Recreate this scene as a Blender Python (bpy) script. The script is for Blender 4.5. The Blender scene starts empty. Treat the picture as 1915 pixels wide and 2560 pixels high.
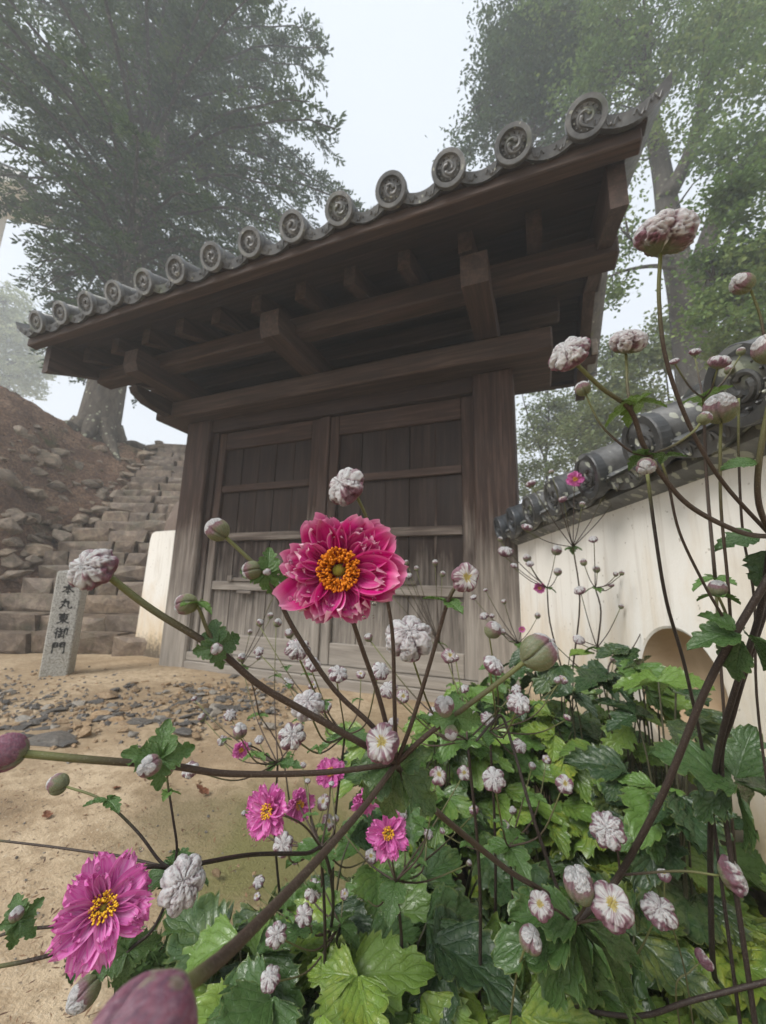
import bpy, bmesh, math, random
import numpy as np
from mathutils import Vector, Matrix, Quaternion
S = bpy.context.scene
random.seed(7)
RNG = np.random.default_rng(7)
R_ = math.radians

# ---------------------------------------------------------------- camera
H = 0.675                                    # lens height above the sandy ground
PITCH, ROLL, YAW = R_(10.9), R_(-1.42), R_(-21.8)
cy, sy, cp, sp = math.cos(YAW), math.sin(YAW), math.cos(PITCH), math.sin(PITCH)
_f = Vector((sy * cp, cy * cp, sp)); _r = Vector((cy, -sy, 0)); _d = _f.cross(_r)
CR = math.cos(ROLL) * _r + math.sin(ROLL) * _d
CD = -math.sin(ROLL) * _r + math.cos(ROLL) * _d
CF = _f
CAM = Vector((0, 0, H))
cam = bpy.data.cameras.new('camera'); cam_o = bpy.data.objects.new('camera', cam)
S.collection.objects.link(cam_o); S.camera = cam_o
cam.sensor_fit = 'VERTICAL'; cam.sensor_height = 36; cam.lens = 980 / 2560 * 36
cam.clip_start = 0.01; cam.clip_end = 500
cam_o.matrix_world = Matrix(((CR.x, -CD.x, -CF.x, 0), (CR.y, -CD.y, -CF.y, 0), (CR.z, -CD.z, -CF.z, H), (0, 0, 0, 1)))
cam.dof.use_dof = True; cam.dof.focus_distance = 0.30; cam.dof.aperture_fstop = 12

# ---------------------------------------------------------------- sky, sun, exposure
W = bpy.data.worlds.new('World'); S.world = W; W.use_nodes = True
wn = W.node_tree; wn.nodes.clear()
sky = wn.nodes.new('ShaderNodeTexSky'); sky.sky_type = 'NISHITA'; sky.sun_disc = False
sky.sun_elevation = R_(46); sky.sun_rotation = R_(212); sky.dust_density = 4; sky.air_density = 1.2; sky.ozone_density = 1
hs = wn.nodes.new('ShaderNodeHueSaturation'); hs.inputs['Saturation'].default_value = 0.25
mx = wn.nodes.new('ShaderNodeMix'); mx.data_type = 'RGBA'; mx.inputs['Factor'].default_value = 0.8
mx.inputs['B'].default_value = (7.5, 8.1, 8.9, 1)      # the even white of a low cloud deck
bgn = wn.nodes.new('ShaderNodeBackground'); bgn.inputs['Strength'].default_value = 0.056
wo = wn.nodes.new('ShaderNodeOutputWorld')
wn.links.new(sky.outputs[0], hs.inputs['Color']); wn.links.new(hs.outputs[0], mx.inputs['A'])
wn.links.new(mx.outputs['Result'], bgn.inputs['Color']); wn.links.new(bgn.outputs[0], wo.inputs['Surface'])
sun = bpy.data.lights.new('sun', 'SUN'); sun.energy = 1.4; sun.angle = R_(28); sun.color = (1, .97, .93)
sun_o = bpy.data.objects.new('sun', sun); S.collection.objects.link(sun_o)
_sd = Vector((math.sin(R_(212)) * math.cos(R_(46)), math.cos(R_(212)) * math.cos(R_(46)), math.sin(R_(46))))
sun_o.rotation_euler = _sd.to_track_quat('Z', 'Y').to_euler(); sun_o.location = (-3, -5, 12)
S.view_settings.view_transform = 'Standard'; S.view_settings.look = 'None'
S.view_settings.exposure = 1.3; S.view_settings.gamma = 1; S.view_settings.use_curve_mapping = False
S.render.engine = 'CYCLES'
S.cycles.use_denoising = True
S.cycles.max_bounces = 8; S.cycles.diffuse_bounces = 3; S.cycles.glossy_bounces = 3
S.cycles.transmission_bounces = 6; S.cycles.transparent_max_bounces = 8; S.cycles.volume_bounces = 3
S.cycles.sample_clamp_indirect = 6

# ---------------------------------------------------------------- helpers
DS = 1915 / 1655.0
def ray(x, y):                                # x, y in the 1655 x 2212 view of the photo; a ray of depth 1
    return CF + CR * ((x * DS - 957.5) / 980) + CD * ((y * DS - 1280) / 980)
def at(x, y, d): return CAM + ray(x, y) * d
def atY(x, y, Y):
    r = ray(x, y); return CAM + r * (Y / r.y)
def atZ(x, y, z):
    r = ray(x, y); return CAM + r * ((z - H) / r.z)
def pix(p):
    q = Vector(p) - CAM; d = q.dot(CF)
    return ((957.5 + 980 * q.dot(CR) / d) / DS, (1280 + 980 * q.dot(CD) / d) / DS, d)

def link(o, parent=None):
    S.collection.objects.link(o)
    if parent: o.parent = parent
    return o
def tag(o, label=None, cat=None, group=None, kind=None):
    if label: o['label'] = label
    if cat: o['category'] = cat
    if group: o['group'] = group
    if kind: o['kind'] = kind
    return o
def thing(name, label, cat, loc=(0, 0, 0), group=None):
    o = bpy.data.objects.new(name, None); o.empty_display_size = .05; o.location = loc
    return tag(link(o), label, cat, group)
def wloc(o):
    v = Vector((0, 0, 0))
    while o: v += Vector(o.location); o = o.parent
    return v

class MB:
    """gathers verts and faces, builds one mesh object"""
    def __init__(s): s.v = []; s.f = []
    def add(s, v, f):
        n = len(s.v); s.v += [tuple(p) for p in v]; s.f += [tuple(i + n for i in q) for q in f]; return s
    def box(s, a, b, ch=.004, jit=0, M=None):
        (x0, y0, z0), (x1, y1, z1) = [min(p) for p in zip(a, b)], [max(p) for p in zip(a, b)]
        c = min(ch, (x1 - x0) * .3, (y1 - y0) * .3, (z1 - z0) * .3)
        vs = []; idx = {}
        for sx in (0, 1):
            for sy_ in (0, 1):
                for sz in (0, 1):
                    p = [(x0, x1)[sx], (y0, y1)[sy_], (z0, z1)[sz]]; sg = [1 - 2 * sx, 1 - 2 * sy_, 1 - 2 * sz]
                    jj = Vector((random.uniform(-jit, jit), random.uniform(-jit, jit), random.uniform(-jit, jit)))
                    for ax in range(3):
                        q = [p[k] + (0 if k == ax else sg[k] * c) for k in range(3)]
                        idx[(sx, sy_, sz, ax)] = len(vs); q = Vector(q) + jj; vs.append(M @ q if M else q)
        F = []
        for ax in range(3):
            o1, o2 = [k for k in range(3) if k != ax]
            for sd in (0, 1):
                def key(u, w, a=ax):
                    k = [0, 0, 0]; k[ax] = sd; k[o1] = u; k[o2] = w; return idx[(*k, a)]
                q = [key(0, 0), key(1, 0), key(1, 1), key(0, 1)]
                F.append(q if (sd == 1) == (ax != 1) else q[::-1])
        for ax in range(3):                    # edge bevels along ax
            o1, o2 = [k for k in range(3) if k != ax]
            for u in (0, 1):
                for w in (0, 1):
                    def kk(t, face):
                        k = [0, 0, 0]; k[ax] = t; k[o1] = u; k[o2] = w; return idx[(*k, face)]
                    q = [kk(0, o1), kk(1, o1), kk(1, o2), kk(0, o2)]
                    F.append(q)
        for sx in (0, 1):
            for sy_ in (0, 1):
                for sz in (0, 1): F.append([idx[(sx, sy_, sz, k)] for k in range(3)])
        return s.add(vs, F)
    def tube(s, P, rad, seg=8, cap=True, flat=1.0):
        P = [Vector(p) for p in P]; n = len(P)
        if not hasattr(rad, '__len__'): rad = [rad] * n
        t0 = (P[1] - P[0]).normalized()
        u = t0.orthogonal().normalized(); vs = []; F = []
        for i in range(n):
            t = (P[min(i + 1, n - 1)] - P[max(i - 1, 0)])
            t = t.normalized() if t.length > 1e-9 else t0
            u = (u - t * u.dot(t)); u = u.normalized() if u.length > 1e-6 else t.orthogonal().normalized()
            w = t.cross(u)
            for k in range(seg):
                a = 2 * math.pi * k / seg
                vs.append(P[i] + (u * math.cos(a) + w * math.sin(a) * flat) * rad[i])
        for i in range(n - 1):
            for k in range(seg):
                k2 = (k + 1) % seg
                F.append((i * seg + k, i * seg + k2, (i + 1) * seg + k2, (i + 1) * seg + k))
        if cap:
            F.append(tuple(range(seg))[::-1]); F.append(tuple((n - 1) * seg + k for k in range(seg)))
        return s.add(vs, F)
    def grid(s, fn, nu, nv):
        vs = [fn(i / nu, j / nv) for j in range(nv + 1) for i in range(nu + 1)]
        F = [(j * (nu + 1) + i, j * (nu + 1) + i + 1, (j + 1) * (nu + 1) + i + 1, (j + 1) * (nu + 1) + i) for j in range(nv) for i in range(nu)]
        return s.add(vs, F)
    def prism(s, pts, M, th):                  # 2-D outline, extruded by th along local z, placed with M
        n = len(pts)
        vs = [M @ Vector((x, y, 0)) for x, y in pts] + [M @ Vector((x, y, th)) for x, y in pts]
        F = [tuple(range(n))[::-1], tuple(range(n, 2 * n))] + [(i, (i + 1) % n, n + (i + 1) % n, n + i) for i in range(n)]
        return s.add(vs, F)
    def mesh(s, name, mat, smooth=False, org=Vector((0, 0, 0)), fixn=True):
        me = bpy.data.meshes.new(name)
        me.from_pydata([(p[0] - org[0], p[1] - org[1], p[2] - org[2]) for p in s.v], [], s.f)
        if fixn:
            bm = bmesh.new(); bm.from_mesh(me); bmesh.ops.recalc_face_normals(bm, faces=bm.faces); bm.to_mesh(me); bm.free()
        if mat: me.materials.append(mat)
        if smooth: me.polygons.foreach_set('use_smooth', [True] * len(me.polygons))
        me.update(); return me
    def build(s, name, mat, parent=None, smooth=False, org=None, fixn=True):
        if parent is not None: base = wloc(parent); loc = Vector((0, 0, 0)) if org is None else Vector(org) - base; o_ = base + loc
        else: loc = Vector(org) if org is not None else Vector((0, 0, 0)); o_ = loc
        ob = bpy.data.objects.new(name, s.mesh(name, mat, smooth, o_, fixn)); ob.location = loc
        return link(ob, parent)

def place(name, me, parent, loc, rot=None, scale=1, color=None):   # a part sharing mesh data; loc in world
    o = bpy.data.objects.new(name, me)
    o.location = Vector(loc) - (wloc(parent) if parent else Vector((0, 0, 0)))
    if rot is not None:
        o.rotation_mode = 'QUATERNION'; o.rotation_quaternion = rot
    o.scale = scale if hasattr(scale, '__len__') else (scale,) * 3
    if color: o.color = color
    return link(o, parent)
def frame_quat(z, ylike):                      # local Z along z, local Y near ylike
    z = Vector(z).normalized(); y = Vector(ylike); y = y - z * y.dot(z)
    if y.length < 1e-5: y = z.orthogonal()
    y.normalize(); x = y.cross(z)
    return Matrix((x, y, z)).transposed().to_quaternion()
def spline(P, n=6):
    P = [Vector(p) for p in P]
    if len(P) < 3: return [P[0].lerp(P[-1], i / n) for i in range(n + 1)]
    Q = [P[0] * 2 - P[1]] + P + [P[-1] * 2 - P[-2]]; out = []
    for i in range(1, len(Q) - 2):
        a, b, c, d = Q[i - 1:i + 3]
        for k in range(n):
            t = k / n
            out.append(.5 * ((2 * b) + (c - a) * t + (2 * a - 5 * b + 4 * c - d) * t * t + (3 * b - a - 3 * c + d) * t ** 3))
    return out + [P[-1]]

# ---------------------------------------------------------------- materials
class NT:
    def __init__(s, name):
        s.m = bpy.data.materials.new(name); s.m.use_nodes = True; s.t = s.m.node_tree; s.n = s.t.nodes
        s.b = s.n['Principled BSDF']; s.out = s.n['Material Output']
    def new(s, ty, **kw):
        n = s.n.new(ty)
        for k, v in kw.items(): setattr(n, k, v)
        return n
    def L(s, a, b): s.t.links.new(a, b)
    def coord(s, kind='Object', rnd=True, scale=(1, 1, 1)):
        tc = s.new('ShaderNodeTexCoord'); out = tc.outputs[kind]
        if rnd:
            oi = s.new('ShaderNodeObjectInfo'); ml = s.new('ShaderNodeMath', operation='MULTIPLY'); ml.inputs[1].default_value = 37.
            s.L(oi.outputs['Random'], ml.inputs[0])
            ad = s.new('ShaderNodeVectorMath', operation='ADD'); s.L(out, ad.inputs[0]); s.L(ml.outputs[0], ad.inputs[1]); out = ad.outputs[0]
        mp = s.new('ShaderNodeMapping'); mp.inputs['Scale'].default_value = scale; s.L(out, mp.inputs['Vector'])
        return mp.outputs[0]
    def noise(s, vec, scale, detail=5, rough=.6, dist=0):
        n = s.new('ShaderNodeTexNoise'); n.inputs['Scale'].default_value = scale; n.inputs['Detail'].default_value = detail
        n.inputs['Roughness'].default_value = rough; n.inputs['Distortion'].default_value = dist
        s.L(vec, n.inputs['Vector']); return n.outputs['Fac']
    def ramp(s, fac, stops, interp='LINEAR'):
        r = s.new('ShaderNodeValToRGB'); r.color_ramp.interpolation = interp; e = r.color_ramp.elements
        while len(e) < len(stops): e.new(.5)
        for el, (p, c) in zip(e, stops): el.position = p; el.color = (*c, 1) if len(c) == 3 else c
        s.L(fac, r.inputs['Fac']); return r.outputs['Color']
    def g(s, v): return (v, v, v)
    def mix(s, fac, a, b, blend='MIX'):
        m = s.new('ShaderNodeMix'); m.data_type = 'RGBA'; m.blend_type = blend
        for val, k in ((fac, 'Factor'), (a, 'A'), (b, 'B')):
            if hasattr(val, 'is_linked'): s.L(val, m.inputs[k])
            else: m.inputs[k].default_value = val if k == 'Factor' else (*val, 1)
        return m.outputs['Result']
    def math(s, op, a, b=None, clamp=False):
        m = s.new('ShaderNodeMath', operation=op); m.use_clamp = clamp
        for i, v in enumerate((a, b)):
            if v is None: continue
            if hasattr(v, 'is_linked'): s.L(v, m.inputs[i])
            else: m.inputs[i].default_value = v
        return m.outputs[0]
    def fin(s, col, rough=.8, bump=None, bstr=.3, bdist=.01, spec=.4, **kw):
        if hasattr(col, 'is_linked'): s.L(col, s.b.inputs['Base Color'])
        else: s.b.inputs['Base Color'].default_value = (*col, 1)
        if hasattr(rough, 'is_linked'): s.L(rough, s.b.inputs['Roughness'])
        else: s.b.inputs['Roughness'].default_value = rough
        s.b.inputs['Specular IOR Level'].default_value = spec
        if bump is not None:
            b = s.new('ShaderNodeBump'); b.inputs['Strength'].default_value = bstr; b.inputs['Distance'].default_value = bdist
            s.L(bump, b.inputs['Height']); s.L(b.outputs[0], s.b.inputs['Normal'])
        for k, v in kw.items(): s.b.inputs[k].default_value = v
        return s.m
    def worldz(s):
        ge = s.new('ShaderNodeNewGeometry'); sx = s.new('ShaderNodeSeparateXYZ'); s.L(ge.outputs['Position'], sx.inputs[0]); return sx.outputs['Z']

def wood(name, axis, weather=True, dark=1.0, add=0.0):
    t = NT(name)
    sc = [14, 14, 14]; sc[axis] = .9
    v = t.coord(scale=sc)
    a = t.noise(v, 2.2, 8, .65, .4)
    sc2 = [60, 60, 60]; sc2[axis] = 1.6
    v2 = t.coord(scale=sc2)
    b = t.noise(v2, 2, 4, .7)
    big = t.noise(t.coord(), 2.5, 3, .5)
    ab = t.math('ADD', t.math('MULTIPLY', a, .65), t.math('MULTIPLY', b, .35))
    k = dark
    brown = t.ramp(ab, [(.28, (.011 * k, .0064 * k, .0048 * k)), (.5, (.029 * k, .0162 * k, .0112 * k)), (.70, (.068 * k, .041 * k, .030 * k))])
    grey = t.ramp(ab, [(.28, (.15, .13, .112)), (.5, (.27, .24, .205)), (.75, (.42, .38, .33))])
    if weather:
        z = t.worldz()
        w = t.math('SUBTRACT', 1.12 + add, t.math('MULTIPLY', z, 1.15))             # wear by rain splash, strongest at the foot
        w = t.math('ADD', w, t.math('MULTIPLY', t.math('SUBTRACT', a, .5), 1.15))
        w = t.math('ADD', w, t.math('MULTIPLY', t.math('SUBTRACT', big, .5), .9), True)
        col = t.mix(w, brown, grey)
    else: col = t.mix(t.math('MULTIPLY', big, .12), brown, grey)
    return t.fin(col, t.ramp(big, [(.3, t.g(.62)), (.7, t.g(.85))]), ab, .45, .006, .3)
M = {}
M['wood_x'] = wood('weathered_wood_across', 0); M['wood_z'] = wood('weathered_wood_upright', 2)
M['wood_ya'] = wood('bracket_wood', 1, False, 1.5); M['wood_y'] = wood('roof_wood_deep', 1, False, .8); M['wood_rx'] = wood('roof_wood_across', 0, False, .85)
M['wood_sill'] = wood('sill_wood', 0, True, 3, .5)
M['wood_rail'] = wood('worn_lit_rail_wood', 0, True, 1.5, .38); M['wood_stile'] = wood('worn_lit_stile_wood', 2, True, 1.5, .25); M['wood_plank'] = wood('dark_plank_wood', 2, True, .72, -.05); M['wood_beam'] = wood('beam_wood', 0, False, 1.5)  # rails and stiles greyed for wear and for the light they catch

def tile_mat(name, lichen=.5, base=.07):
    t = NT(name); v = t.coord()
    a = t.noise(v, 9, 6, .65); b = t.noise(v, 40, 5, .6)
    col = t.ramp(a, [(.3, (base * .55, base * .57, base * .58)), (.55, (base * 1.5, base * 1.52, base * 1.5)), (.75, (base * 2.6, base * 2.6, base * 2.45))])
    vo = t.new('ShaderNodeTexVoronoi'); vo.inputs['Scale'].default_value = 26
    wv = t.new('ShaderNodeVectorMath', operation='MULTIPLY_ADD'); nc = t.new('ShaderNodeTexNoise'); nc.inputs['Scale'].default_value = 30; nc.inputs['Detail'].default_value = 4; t.L(v, nc.inputs['Vector']); t.L(nc.outputs['Color'], wv.inputs[0]); wv.inputs[1].default_value = (.035, .035, .035); t.L(v, wv.inputs[2]); t.L(wv.outputs[0], vo.inputs['Vector'])
    l1 = t.math('SUBTRACT', vo.outputs['Distance'], t.math('MULTIPLY', a, .55))
    lich = t.ramp(t.math('ADD', l1, .5), [(.32 + .1 * lichen, t.g(1)), (.36 + .1 * lichen, t.g(0))])
    col = t.mix(lich, col, t.mix(b, (.22, .23, .19), (.46, .47, .39)))
    moss = t.ramp(t.noise(v, 5, 4, .6), [(.58, t.g(0)), (.7, t.g(.75))])
    col = t.mix(moss, col, (.10, .12, .06))
    return t.fin(col, t.ramp(b, [(.3, t.g(.28)), (.7, t.g(.55))]), b, .35, .006, .5)
M['tile'] = tile_mat('grey_roof_tile', .1); M['tile_lichen'] = tile_mat('lichened_wall_tile', 1.7, .075)
M['wall_disc'] = tile_mat('dark_wall_tile_face', .5, .04); M['wood_end'] = wood('pale_end_cap', 1, True, 3, 3.0); M['tile_disc'] = tile_mat('eave_tile_face', .15, .105)
M['tile_dark'] = NT('dark_new_tile').fin((.045, .05, .055), .38, spec=.5)

def plaster(name):
    t = NT(name); v = t.coord(rnd=False)
    z = t.worldz(); n1 = t.noise(t.coord(rnd=False, scale=(3, 3, 1.0)), 2.2, 6, .65, .3); n2 = t.noise(v, 30, 5, .6)
    white = t.mix(t.math('MULTIPLY', n1, .5), (.84, .815, .755), (.72, .68, .605))
    s_ = t.math('SUBTRACT', 1.22, t.math('MULTIPLY', z, 1.7))
    s_ = t.math('ADD', s_, t.math('MULTIPLY', t.math('SUBTRACT', n1, .5), 2.0), True)
    stain = t.mix(n2, (.56, .40, .21), (.68, .55, .36))
    col = t.mix(t.math('MULTIPLY', s_, .85), white, stain)
    drk = t.math('ADD', t.math('SUBTRACT', .16, z), t.math('MULTIPLY', t.math('SUBTRACT', n2, .35), .35))
    col = t.mix(t.ramp(drk, [(.0, t.g(0)), (.16, t.g(1))]), col, (.13, .105, .075))
    rs_ = t.noise(t.coord(rnd=False, scale=(9, 9, .7)), 2.4, 5, .65)
    col = t.mix(t.ramp(rs_, [(.54, t.g(0)), (.70, t.g(.42))]), col, (.40, .34, .265))       # rain streaks down the plaster
    sp_ = t.ramp(t.noise(v, 55, 2, .5), [(.70, t.g(0)), (.74, t.g(.6))])
    col = t.mix(sp_, col, (.30, .25, .19))
    return t.fin(col, .85, t.noise(v, 14, 8, .7), .25, .01, .3)
M['plaster'] = plaster('stained_white_plaster')
t = NT('tan_stained_plaster'); v = t.coord(rnd=False); n1 = t.noise(v, 4, 6, .65, .3)
M['plaster_tan'] = t.fin(t.ramp(n1, [(.3, (.44, .31, .19)), (.55, (.60, .47, .32)), (.75, (.68, .58, .45))]), .85, n1, .3, .01, .3)

def stone_mat(name, c0, c1, c2, sc=6, moss=0.0, rough=.62):
    t = NT(name); v = t.coord()
    a = t.noise(v, sc, 8, .68, .5); b = t.noise(v, sc * 7, 5, .65)
    oi = t.new('ShaderNodeObjectInfo')
    col = t.ramp(a, [(.3, c0), (.5, c1), (.72, c2)])
    col = t.mix(.5, col, t.ramp(oi.outputs['Random'], [(0, (.62, .6, .58)), (.5, (1, 1, 1)), (1, (1.25, 1.15, 1.0))]), 'MULTIPLY')
    col = t.mix(t.ramp(b, [(.6, t.g(0)), (.75, t.g(.5))]), col, tuple(x * 1.5 for x in c2))
    if moss:
        col = t.mix(t.ramp(t.noise(v, sc * .7, 5, .6), [(.5, t.g(0)), (.68, t.g(moss))]), col, (.085, .10, .045))
    h = t.math('ADD', t.math('MULTIPLY', a, .7), t.math('MULTIPLY', b, .3))
    return t.fin(col, rough, h, .8, .02, .45)
M['step_stone'] = stone_mat('brown_step_stone', (.055, .040, .029), (.155, .115, .084), (.30, .24, .18), 8, .3)
M['rock'] = stone_mat('bank_rock', (.10, .075, .055), (.22, .17, .125), (.38, .31, .235), 4, .35)
M['slate'] = stone_mat('grey_slate', (.055, .052, .050), (.125, .117, .108), (.225, .21, .19), 9, 0, .45)
M['tan_stone'] = stone_mat('tan_stone', (.22, .14, .075), (.38, .26, .15), (.5, .39, .26), 8, 0, .6)
M['pale_stone'] = stone_mat('pale_stone', (.22, .2, .17), (.34, .31, .27), (.48, .45, .4), 8, 0, .6)
M['boulder'] = stone_mat('brown_boulder', (.075, .05, .038), (.15, .105, .08), (.22, .165, .13), 3, .1)

t = NT('granite_post'); v = t.coord(rnd=False)
a = t.noise(v, 90, 4, .7); b = t.noise(v, 5, 5, .6)
col = t.ramp(a, [(.35, (.16, .155, .14)), (.5, (.36, .35, .32)), (.65, (.52, .51, .47))])
zz = t.worldz()
col = t.mix(t.math('ADD', t.math('SUBTRACT', .25, t.math('MULTIPLY', zz, .6)), t.math('MULTIPLY', t.math('SUBTRACT', b, .5), 1.4), True), col, (.26, .235, .15))
M['granite'] = t.fin(col, .75, a, .5, .004, .35)
M['ink'] = NT('black_ink').fin((.016, .016, .016), .7)

def ground_mat():
    t = NT('wet_sand'); v = t.coord(rnd=False)
    a = t.noise(v, 1.6, 8, .66, .5); b = t.noise(v, 22, 6, .7); c = t.noise(v, 160, 3, .6)
    col = t.ramp(a, [(.33, (.21, .148, .088)), (.48, (.375, .275, .17)), (.62, (.52, .405, .27))])
    col = t.mix(t.ramp(b, [(.42, t.g(.6)), (.56, t.g(0))]), col, (.27, .19, .11))
    col = t.mix(t.ramp(c, [(.60, t.g(0)), (.68, t.g(.7))]), col, (.50, .42, .31))
    col = t.mix(t.ramp(t.noise(v, 75, 2, .5), [(.66, t.g(0)), (.70, t.g(.8))]), col, (.09, .065, .045))
    # moss patch on the sand and the damp dark soil under the flowers
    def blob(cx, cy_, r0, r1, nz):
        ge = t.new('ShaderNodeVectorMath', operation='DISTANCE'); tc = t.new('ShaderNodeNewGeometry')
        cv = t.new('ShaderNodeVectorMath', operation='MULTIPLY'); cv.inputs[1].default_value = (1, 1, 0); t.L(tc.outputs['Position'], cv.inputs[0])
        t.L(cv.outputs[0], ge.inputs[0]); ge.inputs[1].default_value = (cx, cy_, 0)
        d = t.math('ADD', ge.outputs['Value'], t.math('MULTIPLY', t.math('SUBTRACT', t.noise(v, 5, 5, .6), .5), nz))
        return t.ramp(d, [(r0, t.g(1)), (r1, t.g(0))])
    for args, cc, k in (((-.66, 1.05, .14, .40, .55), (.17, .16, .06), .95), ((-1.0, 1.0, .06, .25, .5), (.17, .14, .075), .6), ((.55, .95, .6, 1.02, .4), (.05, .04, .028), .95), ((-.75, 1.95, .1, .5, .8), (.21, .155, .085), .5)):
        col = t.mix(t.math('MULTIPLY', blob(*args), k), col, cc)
    h = t.math('ADD', t.math('MULTIPLY', b, .6), t.math('MULTIPLY', c, .4))
    return t.fin(col, t.ramp(a, [(.3, t.g(.55)), (.6, t.g(.85))]), h, .7, .012, .35)
M['ground'] = ground_mat()
t = NT('bank_soil'); v = t.coord(rnd=False)
a = t.noise(v, 2.2, 7, .65, .4); b = t.noise(v, 26, 6, .75); c = t.noise(v, 70, 3, .6)
col = t.ramp(a, [(.3, (.15, .083, .054)), (.5, (.27, .165, .108)), (.7, (.40, .27, .18))])
col = t.mix(t.ramp(b, [(.45, t.g(.7)), (.58, t.g(0))]), col, (.09, .055, .04))
col = t.mix(t.ramp(c, [(.6, t.g(0)), (.68, t.g(.7))]), col, (.28, .19, .12))
col = t.mix(t.ramp(t.noise(v, 1.7, 5, .6), [(.58, t.g(0)), (.7, t.g(.7))]), col, (.075, .095, .035))
M['bank'] = t.fin(col, .9, t.math('ADD', b, t.math('MULTIPLY', a, .6)), 1.0, .05, .25)

def bark(name, c0, c1, lich):
    t = NT(name); v = t.coord(scale=(1, 1, .35), rnd=False)
    a = t.noise(v, 9, 8, .7, .6); b = t.noise(t.coord(rnd=False), 7, 4, .6)
    col = t.ramp(a, [(.3, c0), (.65, c1)])
    vo = t.new('ShaderNodeTexVoronoi'); vo.inputs['Scale'].default_value = 9; t.L(t.coord(rnd=False), vo.inputs['Vector'])
    lf = t.ramp(t.math('SUBTRACT', t.math('ADD', vo.outputs['Distance'], .45), t.math('MULTIPLY', b, .75)), [(.26, t.g(lich)), (.31, t.g(0))])
    col = t.mix(lf, col, (.40, .41, .30))
    return t.fin(col, .9, a, 1, .05, .2)
M['bark'] = bark('lichened_bark', (.055, .045, .036), (.17, .145, .115), .9)
M['bark_dark'] = bark('dark_bark', (.04, .035, .03), (.11, .098, .082), .35)

def foliage(name, c0, c1, c2, sc=.9, tr=.35):
    t = NT(name); v = t.coord(rnd=False)
    a = t.noise(v, sc, 4, .6); b = t.noise(v, sc * 9, 2, .6)
    m = t.math('ADD', t.math('MULTIPLY', a, .6), t.math('MULTIPLY', b, .4))
    col = t.ramp(m, [(.36, c0), (.5, c1), (.64, c2)])
    t.fin(col, .6, None, spec=.25)
    tl = t.new('ShaderNodeBsdfTranslucent'); t.L(col, tl.inputs['Color'])
    ms = t.new('ShaderNodeMixShader'); ms.inputs[0].default_value = tr
    t.L(t.b.outputs[0], ms.inputs[1]); t.L(tl.outputs[0], ms.inputs[2]); t.L(ms.outputs[0], t.out.inputs['Surface'])
    return t.m
M['needle'] = foliage('fir_needles', (.022, .042, .022), (.056, .100, .036), (.13, .185, .06), .8)
M['maple'] = foliage('maple_leaves', (.065, .12, .035), (.135, .215, .06), (.25, .31, .10))
M['broad'] = foliage('evergreen_leaves', (.034, .062, .026), (.065, .11, .042), (.125, .175, .065))
M['pale'] = foliage('pale_green_leaves', (.12, .16, .06), (.20, .25, .10), (.32, .34, .16))
M['pale_far'] = foliage('haze_painted_leaves', (.22, .26, .15), (.32, .36, .22), (.46, .48, .32))  # leaf colour lightened to stand in for fog fade
# ================================================================ THE SETTING
def noise2(x, y, s=1.0):
    return (math.sin(x * 1.7 * s + 1.3) * math.cos(y * 2.1 * s + .4) + .5 * math.sin(x * 4.3 * s - y * 3.7 * s) + .25 * math.sin(x * 9.1 * s + y * 8.3 * s)) / 1.75
def axis(lo, hi, n0, far):
    a = list(np.linspace(lo, hi, n0)); st = a[1] - a[0]
    r, l = [hi], [lo]
    while r[-1] < far: st *= 1.35; r.append(r[-1] + st)
    st = a[1] - a[0]
    while l[-1] > -far: st *= 1.35; l.append(l[-1] - st)
    return l[1:][::-1] + a + r[1:]
gx, gy = axis(-6, 3, 150, 78), axis(-.5, 4.5, 100, 78)
b = MB()
b.v = [(x, y, .012 * noise2(x, y, 1.2) + .006 * noise2(x, y, 5) if abs(x) < 8 and abs(y) < 8 else 0) for y in gy for x in gx]
nx = len(gx)
b.f = [(j * nx + i, j * nx + i + 1, (j + 1) * nx + i + 1, (j + 1) * nx + i) for j in range(len(gy) - 1) for i in range(nx - 1)]
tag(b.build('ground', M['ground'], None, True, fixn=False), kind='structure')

# ---- stone staircase: edge direction e, climbing direction u
e2 = Vector((.928, .371, 0)); u2 = Vector((-.371, .928, 0))
RISE, RUN, C0 = .17, .22, 3.82
NSTEP = 22
LEFT = {0: -90, 1: -70, 2: -45, 3: -8, 4: 62, 5: 100, 6: 112, 7: 145, 8: 175, 9: 235, 10: 255, 12: 290, 14: 315, 17: 350, 21: 394, 23: 405}   # px of the left end in the 1915 px photo
lk, lv = zip(*sorted(LEFT.items()))
def on_step(i, xs, ys):
    r = ray(xs / DS, ys / DS); c = C0 + RUN * (i - 1)
    return CAM + r * (c / u2.dot(r))
YS = [1637, 1587, 1532, 1492, 1456, 1427, 1391, 1355, 1337, 1306, 1275, 1258, 1242, 1225, 1208, 1194, 1182, 1170, 1160, 1150, 1140, 1131, 1124, 1118]
def step_left(i): return on_step(i, float(np.interp(i, lk, lv)), YS[min(i, 23)])
stairs = thing('stone_staircase', 'steep old staircase of rough brown stone blocks climbing behind the gate', 'staircase', (-3.8, 2.6, 0))
rs = random.Random(3)
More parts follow.
